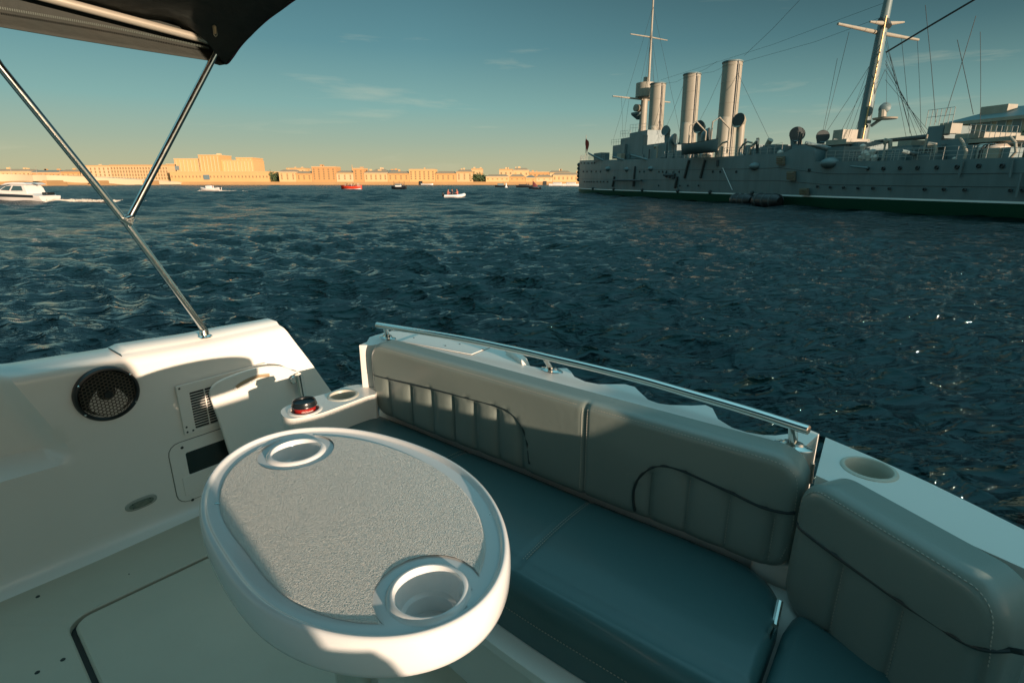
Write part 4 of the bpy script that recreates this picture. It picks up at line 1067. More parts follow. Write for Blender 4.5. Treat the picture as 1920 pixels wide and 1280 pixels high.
cowl(1320, 292, 1322, 246, 18, 3.0, (.8, -.5, 0), SHIPM); cowl(1256, 292, 1260, 256, 15, 3.0, (.6, -.6, 0), SHIPM)
stube([(1406, 290), (1409, 275), (1421, 264)], .16, 'derrick', SHIPL, off=3.5); stube([(1433, 281), (1445, 262)], [.20, .30], 'ventilator', SHIPL, off=3.5)
stube([(1419, 290), (1421, 259)], .16, 'post', SHIPL, off=3.5)
# ---- masts
def mast(pts, rad, name='mast', m=SHIPL, off=0.0): return stube(pts, rad, name, m, off=off, n=14)
AM = mast([(1201, 292), (1207, 205), (1212, 145)], [.62, .55, .42])
stube([(1216, 160), (1226, -20), (1229, -70)], [.20, .12, .09], 'topmast', SHIPL, AM)
s_, z_ = S(1210, 172, 0); MB().lathe([(.5, -1.1), (1.35, -.95), (1.5, -.8), (1.5, 1.2), (1.4, 1.2), (1.4, -.7)], SP(s_, 0, z_), n=24).build('fighting_top', SHIPL, AM)
s_, z_ = S(1201, 212, 0); MB().lathe([(.3, -1.0), (1.2, -.3), (1.25, 0), (0, 0)], SP(s_, .3, z_), n=20).build('platform', SHIPM, AM)
s_, z_ = S(1198, 203, .6); MB().lathe([(0, -.6), (.55, -.6), (.55, .5), (0, .6)], SP(s_, .8, z_), (-.8, -.5, 0), n=18).build('searchlight', SHIPL, AM)
stube([(1149, 180.5, 6), (1209, 187, 0), (1256, 192, -6)], [.10, .16, .10], 'yard', SHIPL, AM); stube([(1182, 64, 5), (1219, 70, 0), (1251, 76, -5)], [.07, .11, .07], 'yard', SHIPL, AM)
FM = mast([(1608, 300), (1634, 160), (1655, 50), (1670, -20)], [.52, .46, .38, .30], m=SHIPM)
stube([(1613, 282, .4), (1639, 150, .4), (1662, 30, .4)], .06, 'ladder', BRASS, FM)
stube([(1571, 45, 5), (1648, 62, 0), (1722, 75, -5)], [.10, .17, .10], 'yard', SHIPL, FM)
stube([(1631, 41, 2.2), (1661, 45, 0), (1695, 42, -2.2)], [.07, .20, .07], 'crosstree', SHIPL, FM)
stube([(1655, 36, 0), (1662, 52, 0)], .42, 'band', SHIPD, FM)
s_, z_ = S(1656, 221, 0); MB().lathe([(0, -.15), (.9, -.12), (.95, 0), (0, 0)], SP(s_, -.2, z_), n=20).build('platform', SHIPL, FM)
stube([(1634, 236), (1645, 228), (1655, 221)], .14, 'bracket', SHIPM, FM)
s_, z_ = S(1655, 203, 0); MB().lathe([(0, -.33), (.37, -.33), (.42, -.1), (.40, .3), (.2, .42), (0, .44)], SP(s_, -.2, z_), (-.3, -.9, .2), n=20).build('searchlight', SHIPM, FM)
stube([(1654, 220), (1655, 207)], .30, 'lamp_stand', SHIPL, FM)
stube([(1662, 98, 0), (1745, 48, 1), (1840, -8, 2)], .07, 'stay', SHIPD, FM)
stube([(1640, 266, 0), (1745, 256, 1.0)], [.14, .20], 'boom', SHIPD, FM)
# ---- rigging
for a, b, r in (((1225, 10), (1150, 262), .02), ((1224, 10), (1275, 250), .02), ((1221, 66), (1196, 250), .02), ((1222, 66), (1248, 262), .02), ((1180, 182, 4), (1168, 270), .02), ((1165, 181, 5), (1167, 255), .02), ((1219, 66), (1200, 160), .02),
                ((1375, 120), (1443, 262), .02), ((1300, 140), (1345, 115), .015), ((1395, 105), (1500, 0), .02), ((1300, 250), (1355, 135), .02), ((1235, 270), (1285, 150), .02),
                ((1652, 90), (1540, 262), .02), ((1648, 110), (1575, 250), .02), ((1592, 60, 4), (1545, 250), .02), ((1570, 110, 4), (1540, 260), .02), ((1660, 120), (1735, 255), .02), ((1668, 100), (1710, 258), .02), ((1690, 70, -3), (1706, 250), .02), ((1720, 76, -5), (1727, 250), .02),
                ((1660, 130), (1600, 262), .02), ((1735, 10), (1755, 230), .025), ((1795, 75), (1825, 215), .025), ((1830, 30), (1770, 225), .025), ((1838, 60), (1838, 240), .02), ((1640, 160), (1610, 262), .02), ((1663, 100), (1662, 205), .015)):
    stube([a, ((a[0]+b[0])/2+ (0 if a[0] > b[0] else 1), (a[1]+b[1])/2 + 2), b], r*.85, 'shroud', RIG, n=5)
# ---- superstructure blocks by place
for spec in ((1162, 1204, 257, 296, 3.0, 2.5), (1180, 1213, 247, 262, 2.2, 1.8), (1148, 1170, 272, 296, 3.4, 2.5), (1205, 1248, 270, 295, 3.2, 2.2), (1254, 1262, 272, 294, 2.8, 1.2),
             (1396, 1412, 272, 292, 3.4, 1.4), (1428, 1450, 272, 290, 3.6, 1.6), (1456, 1470, 274, 288, 3.2, 1.0), (1484, 1530, 272, 281, 3.5, 2.0)):
    sbox(*spec, 'deckhouse')
for spec in ((1546, 1582, 265, 303, 3.8, 1.8), (1585, 1604, 267, 303, 3.4, 1.6), (1664, 1705, 274, 301, 3.0, 2.2), (1752, 1808, 262, 301, 3.2, 2.4), (1733, 1762, 237, 275, 2.6, 1.3)):
    sbox(*spec, 'deckhouse')
sbox(1548, 1586, 262, 270, 4.1, 1.2, 'gun_house', SHIPL); sbox(1560, 1578, 244, 263, 2.6, .8, 'skylight', SHIPL); sbox(1682, 1707, 264, 276, 2.4, .8, 'locker', SHIPL)
sbox(1769, 1781, 232, 250, 2.8, .5, 'locker', SHIPL); sbox(1790, 1845, 250, 258, 3.0, 1.6, 'bridge_deck', SHIPL); sbox(1812, 1838, 262, 298, 2.6, .5, 'ladder_trunk', SHIPL)
sbox(1812, 1904, 258, 263, 3.2, 2.8, 'bridge_wing', SHIPL); sbox(1724, 1765, 272, 276, 3.6, 1.6, 'gun_platform', SHIPM)
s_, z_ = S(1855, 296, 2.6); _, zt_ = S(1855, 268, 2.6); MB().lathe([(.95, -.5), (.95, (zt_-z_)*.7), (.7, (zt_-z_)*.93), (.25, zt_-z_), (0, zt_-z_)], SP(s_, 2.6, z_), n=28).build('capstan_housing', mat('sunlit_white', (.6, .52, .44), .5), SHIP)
for k, x in enumerate((1842, 1848, 1853)): stube([(x-8, 297), (x-5, 283), (x+4, 272), (x+14, 270)], .05, 'hoop', SHIPD, off=3.6)
stube([(1808, 298), (1812, 285), (1806, 268), (1800, 260)], .10, 'davit', SHIPL, off=4.2); stube([(1893, 298), (1905, 285), (1904, 268), (1893, 256)], .09, 'davit', SHIPL, off=4.0)
# railings (each run is one part)
def rails(x0, y0, x1, y1, off, hpx, n, name='railing'):
    mb = MB(); 
    for k in range(n+1):
        t = k/n; x, y = x0+(x1-x0)*t, y0+(y1-y0)*t; a = S(x, y, off); mb.tube([SP(a[0], off, a[1]), SP(a[0], off, a[1]+hpx)], .022, 5)
    for f in (1.0, .55):
        a = S(x0, y0, off); b = S(x1, y1, off); mb.tube([SP(a[0], off, a[1]+hpx*f), SP(b[0], off, b[1]+hpx*f)], .018, 5)
    return mb.build(name, mat('rail_paint', (.36, .36, .32), .5), SHIP)
rails(1181, 248, 1213, 246, 2.2, 1.1, 6); rails(1163, 258, 1182, 257, 3.0, 1.0, 4); rails(1146, 273, 1164, 272, 3.4, .9, 4)
rails(1090, 301, 1148, 300, 2.0, .8, 10); rails(1735, 237, 1785, 232, 2.6, 1.1, 6); rails(1815, 257, 1903, 262, 3.2, .8, 9); rails(1380, 292, 1400, 292, 4.4, .8, 4); rails(1590, 302, 1750, 300, 4.7, .75, 12); rails(1650, 302, 1700, 268, 4.2, .0+.01, 2)
# ---- guns: shield, barrel, sponson below
def gun(xs0, xs1, ys0, ys1, bx, by, bx2, by2, sx=None, sy=None, sw=18, r=.12, ym=None):
    off = 4.6
    G = sbox(xs0, xs1, ys0, ys1, off+.25, .8, 'gun_shield')
    stube([(bx, by, off), (bx2, by2, off+1.8)], [r*1.4, r], 'gun_barrel', SHIPM, G)
    if sx:
        s, z, o = HS(sx, sy); Dep = SP(s, o, z).y*cP; rr = sw/2000*Dep
        MB().ball(SP(s, o-.1, z+.25), rr, 20, 12, (1, 1, .55)).build('sponson', SHIPM, SHIP)
gun(1133, 1147, 301, 315, 1135, 303, 1104, 288, 1142, 320, 18); gun(1168, 1189, 299, 315, 1175, 302, 1148, 294, 1177, 321, 16); gun(1213, 1237, 297, 313, 1224, 303, 1183, 291, 1222, 320, 18)
gun(1113, 1126, 287, 301, 1115, 294, 1103, 287)
gun(1404, 1443, 290, 309, 1420, 285, 1420, 263, 1417, 317, 28); gun(1545, 1578, 276, 303, 1556, 280, 1510, 268, 1556, 312, 38, .16)
gun(1712, 1740, 288, 301, 1720, 290, 1690, 283)
# ---- anchors, struts, boat boom, plates on the hull
def hullpt(px, py, out=.25):
    s, z, o = HS(px, py, out); return SP(s, o, z)
for (a, b) in (((1148, 350), (1152, 331)), ((1187, 350), (1191, 312)), ((1265, 353), (1270, 331)), ((1283, 334), (1292, 300)), ((1313, 334), (1322, 300)), ((1345, 312), (1346, 300))):
    MB().tube([hullpt(*a), hullpt(*b)], .16, 8).build('strut', SHIPD, SHIP)
MB().tube([hullpt(1150, 338, .5), hullpt(1203, 338.5, .5)], .13, 8).build('boat_boom', SHIPD, SHIP)
mb = MB(); 
for x, y in ((1248, 327), (1254, 329), (1260, 330)): mb.tube([hullpt(x, y-3), hullpt(x+1, y+5)], .14, 8)
mb.tube([hullpt(1245, 328), hullpt(1266, 328)], .18, 8); mb.tube([hullpt(1262, 322), hullpt(1264, 334)], .14, 8); mb.build('anchor', SHIPD, SHIP)
for x0, x1, y0, y1 in ((1456, 1468, 293, 309), (1475, 1488, 321, 338), (1499, 1513, 353, 366)):
    a, b, c, d = hullpt(x0, y1, .45), hullpt(x1, y1, .45), hullpt(x1, y0, .45), hullpt(x0, y0, .45)
    n_ = N3*.25; MB().hexa([a-n_, b-n_, c-n_, d-n_, a, b, c, d]).build('hull_vent', mat('vent_brown', (.16, .14, .10), .6), SHIP, smooth=False)
    mb = MB()
    for k in range(1, 4):
        mb.tube([a.lerp(d, k/4)+n_*.1, b.lerp(c, k/4)+n_*.1], .05, 5)
    mb.build('louvre', mat('louvre_sunlit', (.15, .12, .07), .6), SHIP.children[-1])  # muted yellow colour stands for sunlight on the slats
MB().tube([hullpt(1797, 333, .3), hullpt(1806, 301, .3)], .07, 8).build('strut', SHIPM, SHIP); MB().tube([hullpt(1893, 333, .3), hullpt(1899, 299, .3)], .07, 8).build('strut', SHIPM, SHIP); MB().tube([hullpt(1905, 370, .3), hullpt(1915, 325, .3)], .07, 8).build('strut', SHIPM, SHIP)
MB().tube([hullpt(1595, 312, .5), hullpt(1627, 315, .5)], .07, 8).build('boat_boom', SHIPM, SHIP)
MB().tube([hullpt(1355, 315, .3), hullpt(1373, 356, .3)], .03, 6).build('rope', WLINE, SHIP)
# ---- portholes
def porthole(px, py, r=.17):
    r *= .62
    p = hullpt(px, py, .16); P = MB().lathe([(r*1.25, 0), (r*1.25, .08), (r*.95, .10), (r*.9, .03), (0, .03)], p, N3, n=14).build('porthole', SHIPD, SHIP); return P
for x in (1090, 1096, 1103, 1110, 1115): porthole(x, 306 if x < 1112 else 305.5, .20)
for x in (1094, 1101, 1109, 1118, 1126): porthole(x, 322, .20)
for x in (1096, 1101, 1105, 1109, 1114, 1120, 1126, 1132, 1139): porthole(x, 341, .19)
for x in (1200, 1208, 1236, 1243, 1250, 1274, 1337, 1351, 1381): porthole(x, 322, .17)
for x in (1235, 1275, 1290, 1310): porthole(x, 348, .13)
for x, y in ((1518, 319), (1628, 316), (1657, 316), (1688, 315), (1721, 315), (1757, 314), (1795, 313), (1836, 311), (1880, 311)): porthole(x, y, .19)
for x, y in ((1533, 350), (1557, 351), (1582, 352), (1609, 353), (1637, 353), (1668, 354), (1734, 355), (1770, 355), (1809, 356), (1895, 357), (1918, 357)): porthole(x, y, .15)
for x in (1113, 1152, 1206, 1273, 1334, 1413): 
    s, z, o = HS(x, 352); MB().ball(SP(s, o+.15, GZ+.2), .22, 8, 6).build('scupper', SHIPD, SHIP)
# deck clutter lit by the sun
random.seed(5)
for k, (x, y, r) in enumerate(((1262, 292, .35), (1271, 289, .4), (1292, 291, .45), (1318, 290, .5), (1325, 289, .5), (1331, 290, .45), (1391, 291, .3), (1387, 289, .4), (1463, 287, .5), (1636, 285, .45), (1630, 292, .45), (1640, 296, .5), (1618, 275, .4), (1622, 288, .5), (1790, 298, .25), (1596, 280, .45), (1614, 296, .35))):
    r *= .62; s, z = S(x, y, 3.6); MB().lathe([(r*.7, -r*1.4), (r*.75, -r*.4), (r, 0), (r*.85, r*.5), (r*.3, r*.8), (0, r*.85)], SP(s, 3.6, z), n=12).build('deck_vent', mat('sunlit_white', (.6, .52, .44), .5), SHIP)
stube([(1385, 291), (1387, 280), (1394, 270), (1402, 266), (1410, 268)], .10, 'davit', SHIPL, off=4.6); stube([(1344, 291), (1347, 277), (1355, 268), (1366, 265)], .10, 'davit', SHIPL, off=4.6)
# funnel guys, boat crane, flag
fs, fzv = S(1094, 302, .6); MB().tube([SP(fs, .2, fzv-.3), SP(fs, .2, fzv+5)], .045, 6).build('jackstaff', SHIPL, SHIP)
mb = MB(); mb.grid([[SP(fs+dx+.25*math.sin(j*.9)*.3, .2+.18*math.sin(dx*3+j*.6), fzv+4.6-2.9*j/8-dx*.7) for dx in (0, .3, .6, .9, 1.2)] for j in range(9)]); mb.build('flag', mat('flag_red', (.42, .05, .03), .8), SHIP, normals=False)
for y_ in (309, 316, 323, 330, 337): MB().ball(SP(-.15, 0, S(1085, y_, 0)[1]), .45, 10, 8, (1, 1, .9)).build('bow_ornament', SHIPD, SHIP)
# ---- ship's boat in davits
sA, zA = S(1278, 284, 6.2); sB, zB = S(1345, 280, 6.2)
LB = empty('lifeboat', SP((sA+sB)/2, 6.2, zA-.4), 'dark grey open boat hung in davits in front of the middle funnel', 'boat')
def boathull(parent, L, W, H, m, xf, name='hull', sheer=.25, n=26, tr=.0):
    rows = []
    for i in range(n+1):
        t = -1+2*i/n; w = W/2*max(.02, (1-abs(t)**2.6)) if t > 0 else W/2*max(tr, (1-abs(t)**3.2)); zs = H + sheer*t*t
        rows.append([xf(t*L/2, w*a, zs*b) for a, b in ((-1, 1), (-.97, .7), (-.8, .35), (-.45, .08), (0, 0), (.45, .08), (.8, .35), (.97, .7), (1, 1))])
    mb = MB(); mb.grid(rows)
    inn = [[r_[0], (r_[0]+r_[-1])/2 - Vector((0, 0, H*.35)), r_[-1]] for r_ in rows]; mb.grid(inn)
    mb.add(rows[0], [tuple(range(9))]); mb.add(rows[-1], [tuple(range(9))])
    return mb.build(name, m, parent, angle=60)
mid = SP((sA+sB)/2, 6.2, zA-.45)
boathull(LB, abs(sB-sA), 2.2, 1.1, SHIPM, lambda x, y, z: mid + S3*x + N3*y + Vector((0, 0, z)))
boathull(LB, abs(sB-sA)*.98, 2.28, .16, SHIPD, lambda x, y, z: mid + S3*x + N3*y + Vector((0, 0, z+1.0)), 'gunwale')
for k in (-.62, .62):
    c = mid + S3*(k*abs(sB-sA)/2); MB().tube([c+Vector((0, 0, 1.1)), c+Vector((0, 0, 3.2)), c-N3*.8+Vector((0, 0, 3.7)), c-N3*2.2+Vector((0, 0, 2.6)), c-N3*2.2], .09, 8).build('davit', SHIPL, SHIP)
# ---- floating fenders
def fender(xa, xb, yw, h, lab):
    s0_, _ = S(xa, yw, 6.4); s1_, _ = S(xb, yw, 6.4); L = abs(s1_-s0_); c = SP((s0_+s1_)/2, 6.4, h*.38)
    e = empty('fender', Vector((c.x, c.y, 0)), lab, 'fender', 'black fenders floating along the warship')
    r = h/2; MB().lathe([(0, -L/2), (r*.55, -L/2+.02), (r*.9, -L/2+.25), (r, -L/2+.6), (r, L/2-.6), (r*.9, L/2-.25), (r*.55, L/2-.02), (0, L/2)], c, S3, n=22).build('body', mat('rubber', (.012, .014, .015), .35, bump=(6, .4, 'n', .05)), e)
    for k in (-.55, 0, .55):
        MB().lathe([(r*1.0, -.10), (r*1.05, -.08), (r*1.05, .08), (r*1.0, .10)], c+S3*(k*L/2), S3, n=22).build('band', SHIPD, e)
fender(1372, 1409, 382, 1.25, 'shorter black fender floating at the waterline, left of its pair'); fender(1413, 1462, 385, 1.35, 'longer black fender floating at the waterline, right of its pair')
# ---- building and trees behind the warship, right edge
def offpt(px, py, off): s, z = S(px, py, off); return s, z
OB = -32.0
BD = empty('long_building', SP(S(1850, 300, OB)[0], OB, 0), 'long beige building with a grey roof behind the warship at the right edge', 'building')
sa, za = S(1772, 236, OB); sb2, zb2 = S(1925, 222, OB); sfar = sb2+26; zt = (za+zb2)/2
WALLB = mat('stucco_beige', (.42, .34, .24), .8, var=(.4, .4, (.36, .29, .2)))
MB().box(SP((sa+sfar)/2, OB-6, zt/2), ((sfar-sa)/2, 6, zt/2), (S3, N3, Zv)).build('wall', WALLB, BD, smooth=False)
MB().box(SP((sa+sfar)/2, OB-6, zt+.15), ((sfar-sa)/2+.4, 6.4, .2), (S3, N3, Zv)).build('cornice', SHIPL, BD, smooth=False)
mb = MB(); mb.prism([SP(sa-.2, OB+.2, zt+.35), SP(sfar, OB+.2, zt+.35), SP(sfar, OB-12, zt+.35), SP(sa-.2, OB-12, zt+.35)], [SP(sa+3, OB-5, zt+2.0), SP(sfar, OB-5, zt+2.0), SP(sfar, OB-7, zt+2.0), SP(sa+3, OB-7, zt+2.0)]); mb.build('roof', mat('roof_metal', (.10, .16, .16), .5), BD, smooth=False)
sw_, zw_ = S(1835, 219, OB); 
MB().box(SP(sw_, OB-3, zt+1.3), (1.6, .8, .8), (S3, N3, Zv)).build('dormer', SHIPL, BD, smooth=False)
for row in (0, 1, 2):
    for k in range(12):
        x = 1797+25.5*k; s, z = S(1797, 244, OB); s = s + k*(S(1822, 244, OB)[0]-s); zc_ = z-3.3*row
        if zc_ < 1 or s > sfar-1: continue
        W = MB().box(SP(s, OB+.02, zc_), (.55, .06, .95), (S3, N3, Zv)).build('window', mat('window_frame', (.5, .5, .46), .6), BD, smooth=False)
        MB().box(SP(s, OB+.07, zc_), (.46, .03, .85), (S3, N3, Zv)).build('pane', mat('pane_glass', (.06, .12, .13), .12), W, smooth=False)
LEAF = mat('foliage', (.045, .075, .028), .75, var=(.9, .8, (.08, .10, .03)))
BARK = mat('bark', (.07, .05, .035), .9)
def tree(loc, h, w, label, seed):
    rnd = random.Random(seed); e = empty('tree', loc, label, 'tree', 'trees in front of the long building')
    mb = MB(); mb.tube([loc, loc+Vector((0, 0, h*.3)), loc+Vector((.2, .1, h*.6))], [.25, .2, .1], 8)
    cl = [(Vector((rnd.gauss(0, .30)*w, rnd.gauss(0, .30)*w, h*(.45+.5*rnd.random()))), rnd.uniform(.16, .30)*w) for _ in range(20)]
    for c, r in cl[:9]: mb.tube([loc+Vector((0, 0, h*.35)), loc+c], [.10, .03], 6)
    mb.build('trunk', BARK, e)
    mb = MB(); V = []; F = []
    for c, r in cl:
        for _ in range(150):
            d = Vector((rnd.gauss(0, 1), rnd.gauss(0, 1), rnd.gauss(0, .8))).normalized()*r*rnd.random()**.4
            p = loc+c+d; a = Vector((rnd.gauss(0, 1), rnd.gauss(0, 1), rnd.gauss(0, 1))).normalized(); b = a.orthogonal().normalized(); q = rnd.uniform(.09, .2)
            n = len(V); V += [p-a*q, p-b*q*.6, p+a*q, p+b*q*.6]; F.append((n, n+1, n+2, n+3))
    mb.add(V, F); mb.build('crown', LEAF, e, smooth=False, normals=False)
for px, py, off, w, sd_, lab in ((1862, 246, -24, 4.2, 1, 'small dark green tree at the left end of the row before the long building'), (1903, 236, -22, 5.5, 2, 'taller green tree with a sunlit crown at the right edge of the photo'), (1950, 226, -22, 6.0, 3, 'tree standing just past the right edge of the photo')):
    s, z = S(px, py, off)
    if px > 1930: continue
    tree(SP(s, off, 0), z-.9, w*.72, lab, sd_)
# quay behind the warship
MB().box(SP(62, -36, .0), (75, 26, 1.6), (S3, N3, Zv)).build('quay', mat('granite', (.30, .25, .19), .8, var=(.5, .5, (.22, .18, .14))), loc=SP(62, -36, 0), smooth=False)['kind'] = 'structure'

# stanchions and wires along the deck edge, small fittings and stays
def edge_rail(sa, sb, hgt, n):
    mb = MB(); P = []
    for k in range(n+1):
        s = sa+(sb-sa)*k/n; p = SP(s, hb(s)-.05, ztop(s)); mb.tube([p, p+Vector((0, 0, hgt))], .022, 5); P.append(p)
    for f in (1.0, .66, .33): mb.tube([p+Vector((0, 0, hgt*f)) for p in P], .014, 5)
    mb.build('deck_railing', MATS['rail_paint'], SHIP)
edge_rail(1.5, 24, .95, 22); edge_rail(44, 66, .9, 22); edge_rail(71.5, 90, .85, 20)
rnd = random.Random(21)
for k in range(46):
    s = rnd.uniform(26, 92)
    if 66 < s < 71: continue
    off = rnd.uniform(1.5, 4.3); z = ztop(s); kind = rnd.random()
    if kind < .45: MB().box(SP(s, off, z+.35), (rnd.uniform(.3, .9), rnd.uniform(.25, .6), rnd.uniform(.3, .6)), (S3, N3, Zv)).build('deck_locker', SHIPM if rnd.random() < .6 else SHIPL, SHIP, smooth=False)
    elif kind < .75: MB().tube([SP(s, off, z), SP(s, off, z+rnd.uniform(.8, 2.0))], rnd.uniform(.06, .16), 8).build('bollard', SHIPL if rnd.random() < .5 else SHIPD, SHIP)
    else:
        h_ = rnd.uniform(1.0, 1.7); MB().tube([SP(s, off, z), SP(s, off, z+h_*.7), SP(s-.1, off, z+h_), SP(s-.45, off+.2, z+h_)], [.14, .14, .18, .26], 10).build('small_ventilator', SHIPL, SHIP)
for k in range(7):
    x = 1172+k*7; stube([(1222+k*.6, 20+k*30), (x+40, 268)], .014, 'shroud', RIG, n=5)
for k in range(6):
    stube([(1650-k*2, 70+k*24), (1580+k*9, 262)], .014, 'shroud', RIG, n=5); stube([(1660, 60+k*18), (1700+k*11, 262)], .014, 'shroud', RIG, n=5)
for (xa, ya, xb, yb) in ((1374, 118, 1300, 140), (1298, 138, 1237, 158), (1660, 30, 1395, 116), (1660, 5, 1240, 150)):
    stube([(xa, ya), ((xa+xb)/2, (ya+yb)/2+6), (xb, yb)], .013, 'aerial_wire', RIG, n=5)
# ================================================================ FAR SHORE
YS = 520.0
def W(px, Y=YS): return (px-960)/1000.0*(Y*cP+ZC*sP)
def HZ(py, Y=YS): return aty(960, py, Y).z+ZC
cols = [(.62, .38, .16), (.58, .34, .135), (.66, .43, .21), (.54, .29, .115), (.66, .46, .26), (.62, .41, .21)]
FM_ = [mat('facade_%s' % n, c, .85, var=(.05, .5, tuple(x*.86 for x in c))) for n, c in zip(('ochre', 'amber', 'cream', 'brown', 'pale', 'sand'), cols)]
ROOFM = mat('roof_far', (.30, .23, .15), .8); ROOFG = mat('roof_grey', (.16, .18, .16), .7)
WINM = mat('far_window', (.30, .20, .10), .4)
GRAN = mat('granite_wall', (.46, .27, .115), .85, var=(.06, .6, (.36, .21, .09)))
mb = MB(); mb.box((0, YS+4010, 0.2), (6000, 4000, .9)); MB.build(mb, 'far_land', mat('land', (.30, .24, .15), .9), loc=(0, YS+10, 0), smooth=False)['kind'] = 'structure'
EW = MB().box((-40, YS-1, 1.0), (620, 11, 1.7)).build('embankment_wall', GRAN, loc=(-40, YS-1, 0), smooth=False); tag(EW, 'long granite embankment wall along the far river bank', 'wall')
wme = bpy.data.meshes.new('far_window'); 
bm = bmesh.new(); bmesh.ops.create_cube(bm, size=1.0); bmesh.ops.scale(bm, vec=(1.25, .3, 2.1), verts=bm.verts); bm.to_mesh(wme); bm.free(); wme.materials.append(WINM)
def building(x0, x1, yt, Y, mi, label, rows=4, roof='hip', win=True, name='building', chim=0, wstep=None, base_y=None):
    a, b = W(x0, Y), W(x1, Y); H = HZ(yt, Y); dep = 16; rh = 2.6 if roof == 'hip' else .8
    e = empty(name, ((a+b)/2, Y, 1.5), label, 'building', 'buildings along the far embankment')
    Hw = H-rh; MB().box(((a+b)/2, Y+dep/2, Hw/2+.7), ((b-a)/2-.12, dep/2, Hw/2-.7)).build('wall', FM_[mi], e, smooth=False)
    MB().box(((a+b)/2, Y+dep/2-.2, Hw+.25), ((b-a)/2, dep/2+.5, .35)).build('cornice', FM_[(mi+2) % 6], e, smooth=False)
    if roof == 'hip':
        mb = MB(); z = Hw+.6; i = min(3, (b-a)*.3)
        mb.prism([Vector((a, Y, z)), Vector((b, Y, z)), Vector((b, Y+dep, z)), Vector((a, Y+dep, z))], [Vector((a+i, Y+4, H)), Vector((b-i, Y+4, H)), Vector((b-i, Y+dep-4, H)), Vector((a+i, Y+dep-4, H))]); mb.build('roof', ROOFM if mi % 3 else ROOFG, e, smooth=False)
    else: MB().box(((a+b)/2, Y+dep/2, H-.1), ((b-a)/2-.3, dep/2-.3, .25)).build('roof', ROOFM, e, smooth=False)
    for k in range(chim):
        rr = random.Random(int(x0*7+k)); cx_ = a+(b-a)*(.15+.7*rr.random()); MB().box((cx_, Y+5, H+.2), (rr.uniform(.5, 1.6), .8, rr.uniform(.7, 1.5))).build('chimney', FM_[mi], e, smooth=False)
    if win:
        st = wstep or 3.6; n = max(1, int((b-a-2)/st)); z0 = 4.6; rws_ = max(1, int((Hw-4.6)/3.4)) if rows is None else rows; dz = (Hw-z0-.8)/max(1, rws_)
        for r_ in range(rws_):
            for k in range(n):
                o = bpy.data.objects.new('window', wme); COL.objects.link(o); o.parent = e
                o.location = (a+(b-a)*(k+.5)/n-(a+b)/2, -.10, z0+dz*(r_+.45)-1.5); o.scale = (1, 1, min(1, dz/3.0))
    return e
B_ = building
B_(525, 557, 318, YS, 2, 'cream four storey block right of the dark street gap', 4, chim=1)
B_(557, 587, 321, YS, 1, 'low ochre block with small square windows next to the tall brown one', 3, chim=1)
B_(587, 632, 312, YS, 3, 'tallest brown apartment block of the middle of the far bank', 5, 'flat', chim=2)
B_(632, 664, 320, YS, 4, 'pale long palace front right of the tall brown block', 3)
B_(664, 684, 315, YS, 3, 'narrow brown block standing higher than its two pale neighbours', 4, 'flat', chim=1)
B_(684, 728, 320, YS, 2, 'cream facade with two dense rows of windows above the red boat', 3, chim=2)
B_(728, 768, 321, YS, 1, 'ochre block above the dark workboat', 3, chim=1)
B_(768, 817, 317, YS, 0, 'wide ochre block with tall pilasters and a flat top', 4, 'flat', chim=1)
B_(817, 856, 321, YS, 1, 'plain ochre block between the pilastered block and the domed one', 3)
B_(856, 887, 318, YS, 5, 'sand coloured block ending at the dark street canyon', 4, chim=2)
B_(888, 911, 328, YS+18, 3, 'brown block set back in the shaded street canyon', 3, chim=1)
B_(911, 955, 327, YS, 2, 'low cream palace with many small windows above the white dinghy', 2)
B_(955, 985, 327, YS, 1, 'low ochre wing joined to the cream palace', 2, chim=1)
B_(985, 1005, 329, YS, 0, 'lowest ochre house of the row, above the dark barge', 2)
B_(1005, 1036, 328, YS, 4, 'pale palace with a dotted window row near the warship stem', 2)
B_(1036, 1092, 324, YS, 2, 'cream building that runs behind the stem of the warship', 2, chim=1)
for i, (x0, x1, yt, m_, l_) in enumerate(((936, 962, 317, 5, 'sand block on the second row with a stepped roof'), (962, 992, 315, 2, 'highest cream block of the second row behind the low palaces'), (992, 1030, 322, 3, 'brown roofs of the second row behind the pale palace'), (1030, 1070, 320, 4, 'pale second row block left of the warship'), (884, 905, 316, 5, 'sand block with a domed gable over the street canyon'), (700, 725, 317, 4, 'pale attic block behind the cream facade'), (540, 575, 315, 5, 'sand block behind the low ochre one'), (725, 752, 319, 3, 'brown roof block behind the ochre block'))):
    B_(x0, x1, yt, YS+45, m_, l_, None, 'hip' if i % 2 else 'flat', chim=2, name='building')
B_(0, 62, 317, YS+20, 2, 'cream block at the far left end of the bank, behind the bridge', 3, chim=3)
B_(62, 118, 319, YS+20, 3, 'brown low block behind the middle of the bridge', 3, chim=3)
B_(118, 156, 318, YS+20, 1, 'ochre block just left of the tall canopy pole crossing the bank', 3, chim=1)
B_(-90, 0, 317, YS+20, 5, 'sand block beyond the left edge of the picture', 3)
B_(156, 213, 310, YS+10, 4, 'pale flat block behind the end of the bridge', 4, 'flat', chim=1)
B_(213, 320, 309, YS+10, 5, 'very wide modern block with a long dark roof line and vertical fins', 4, 'flat', wstep=2.6)
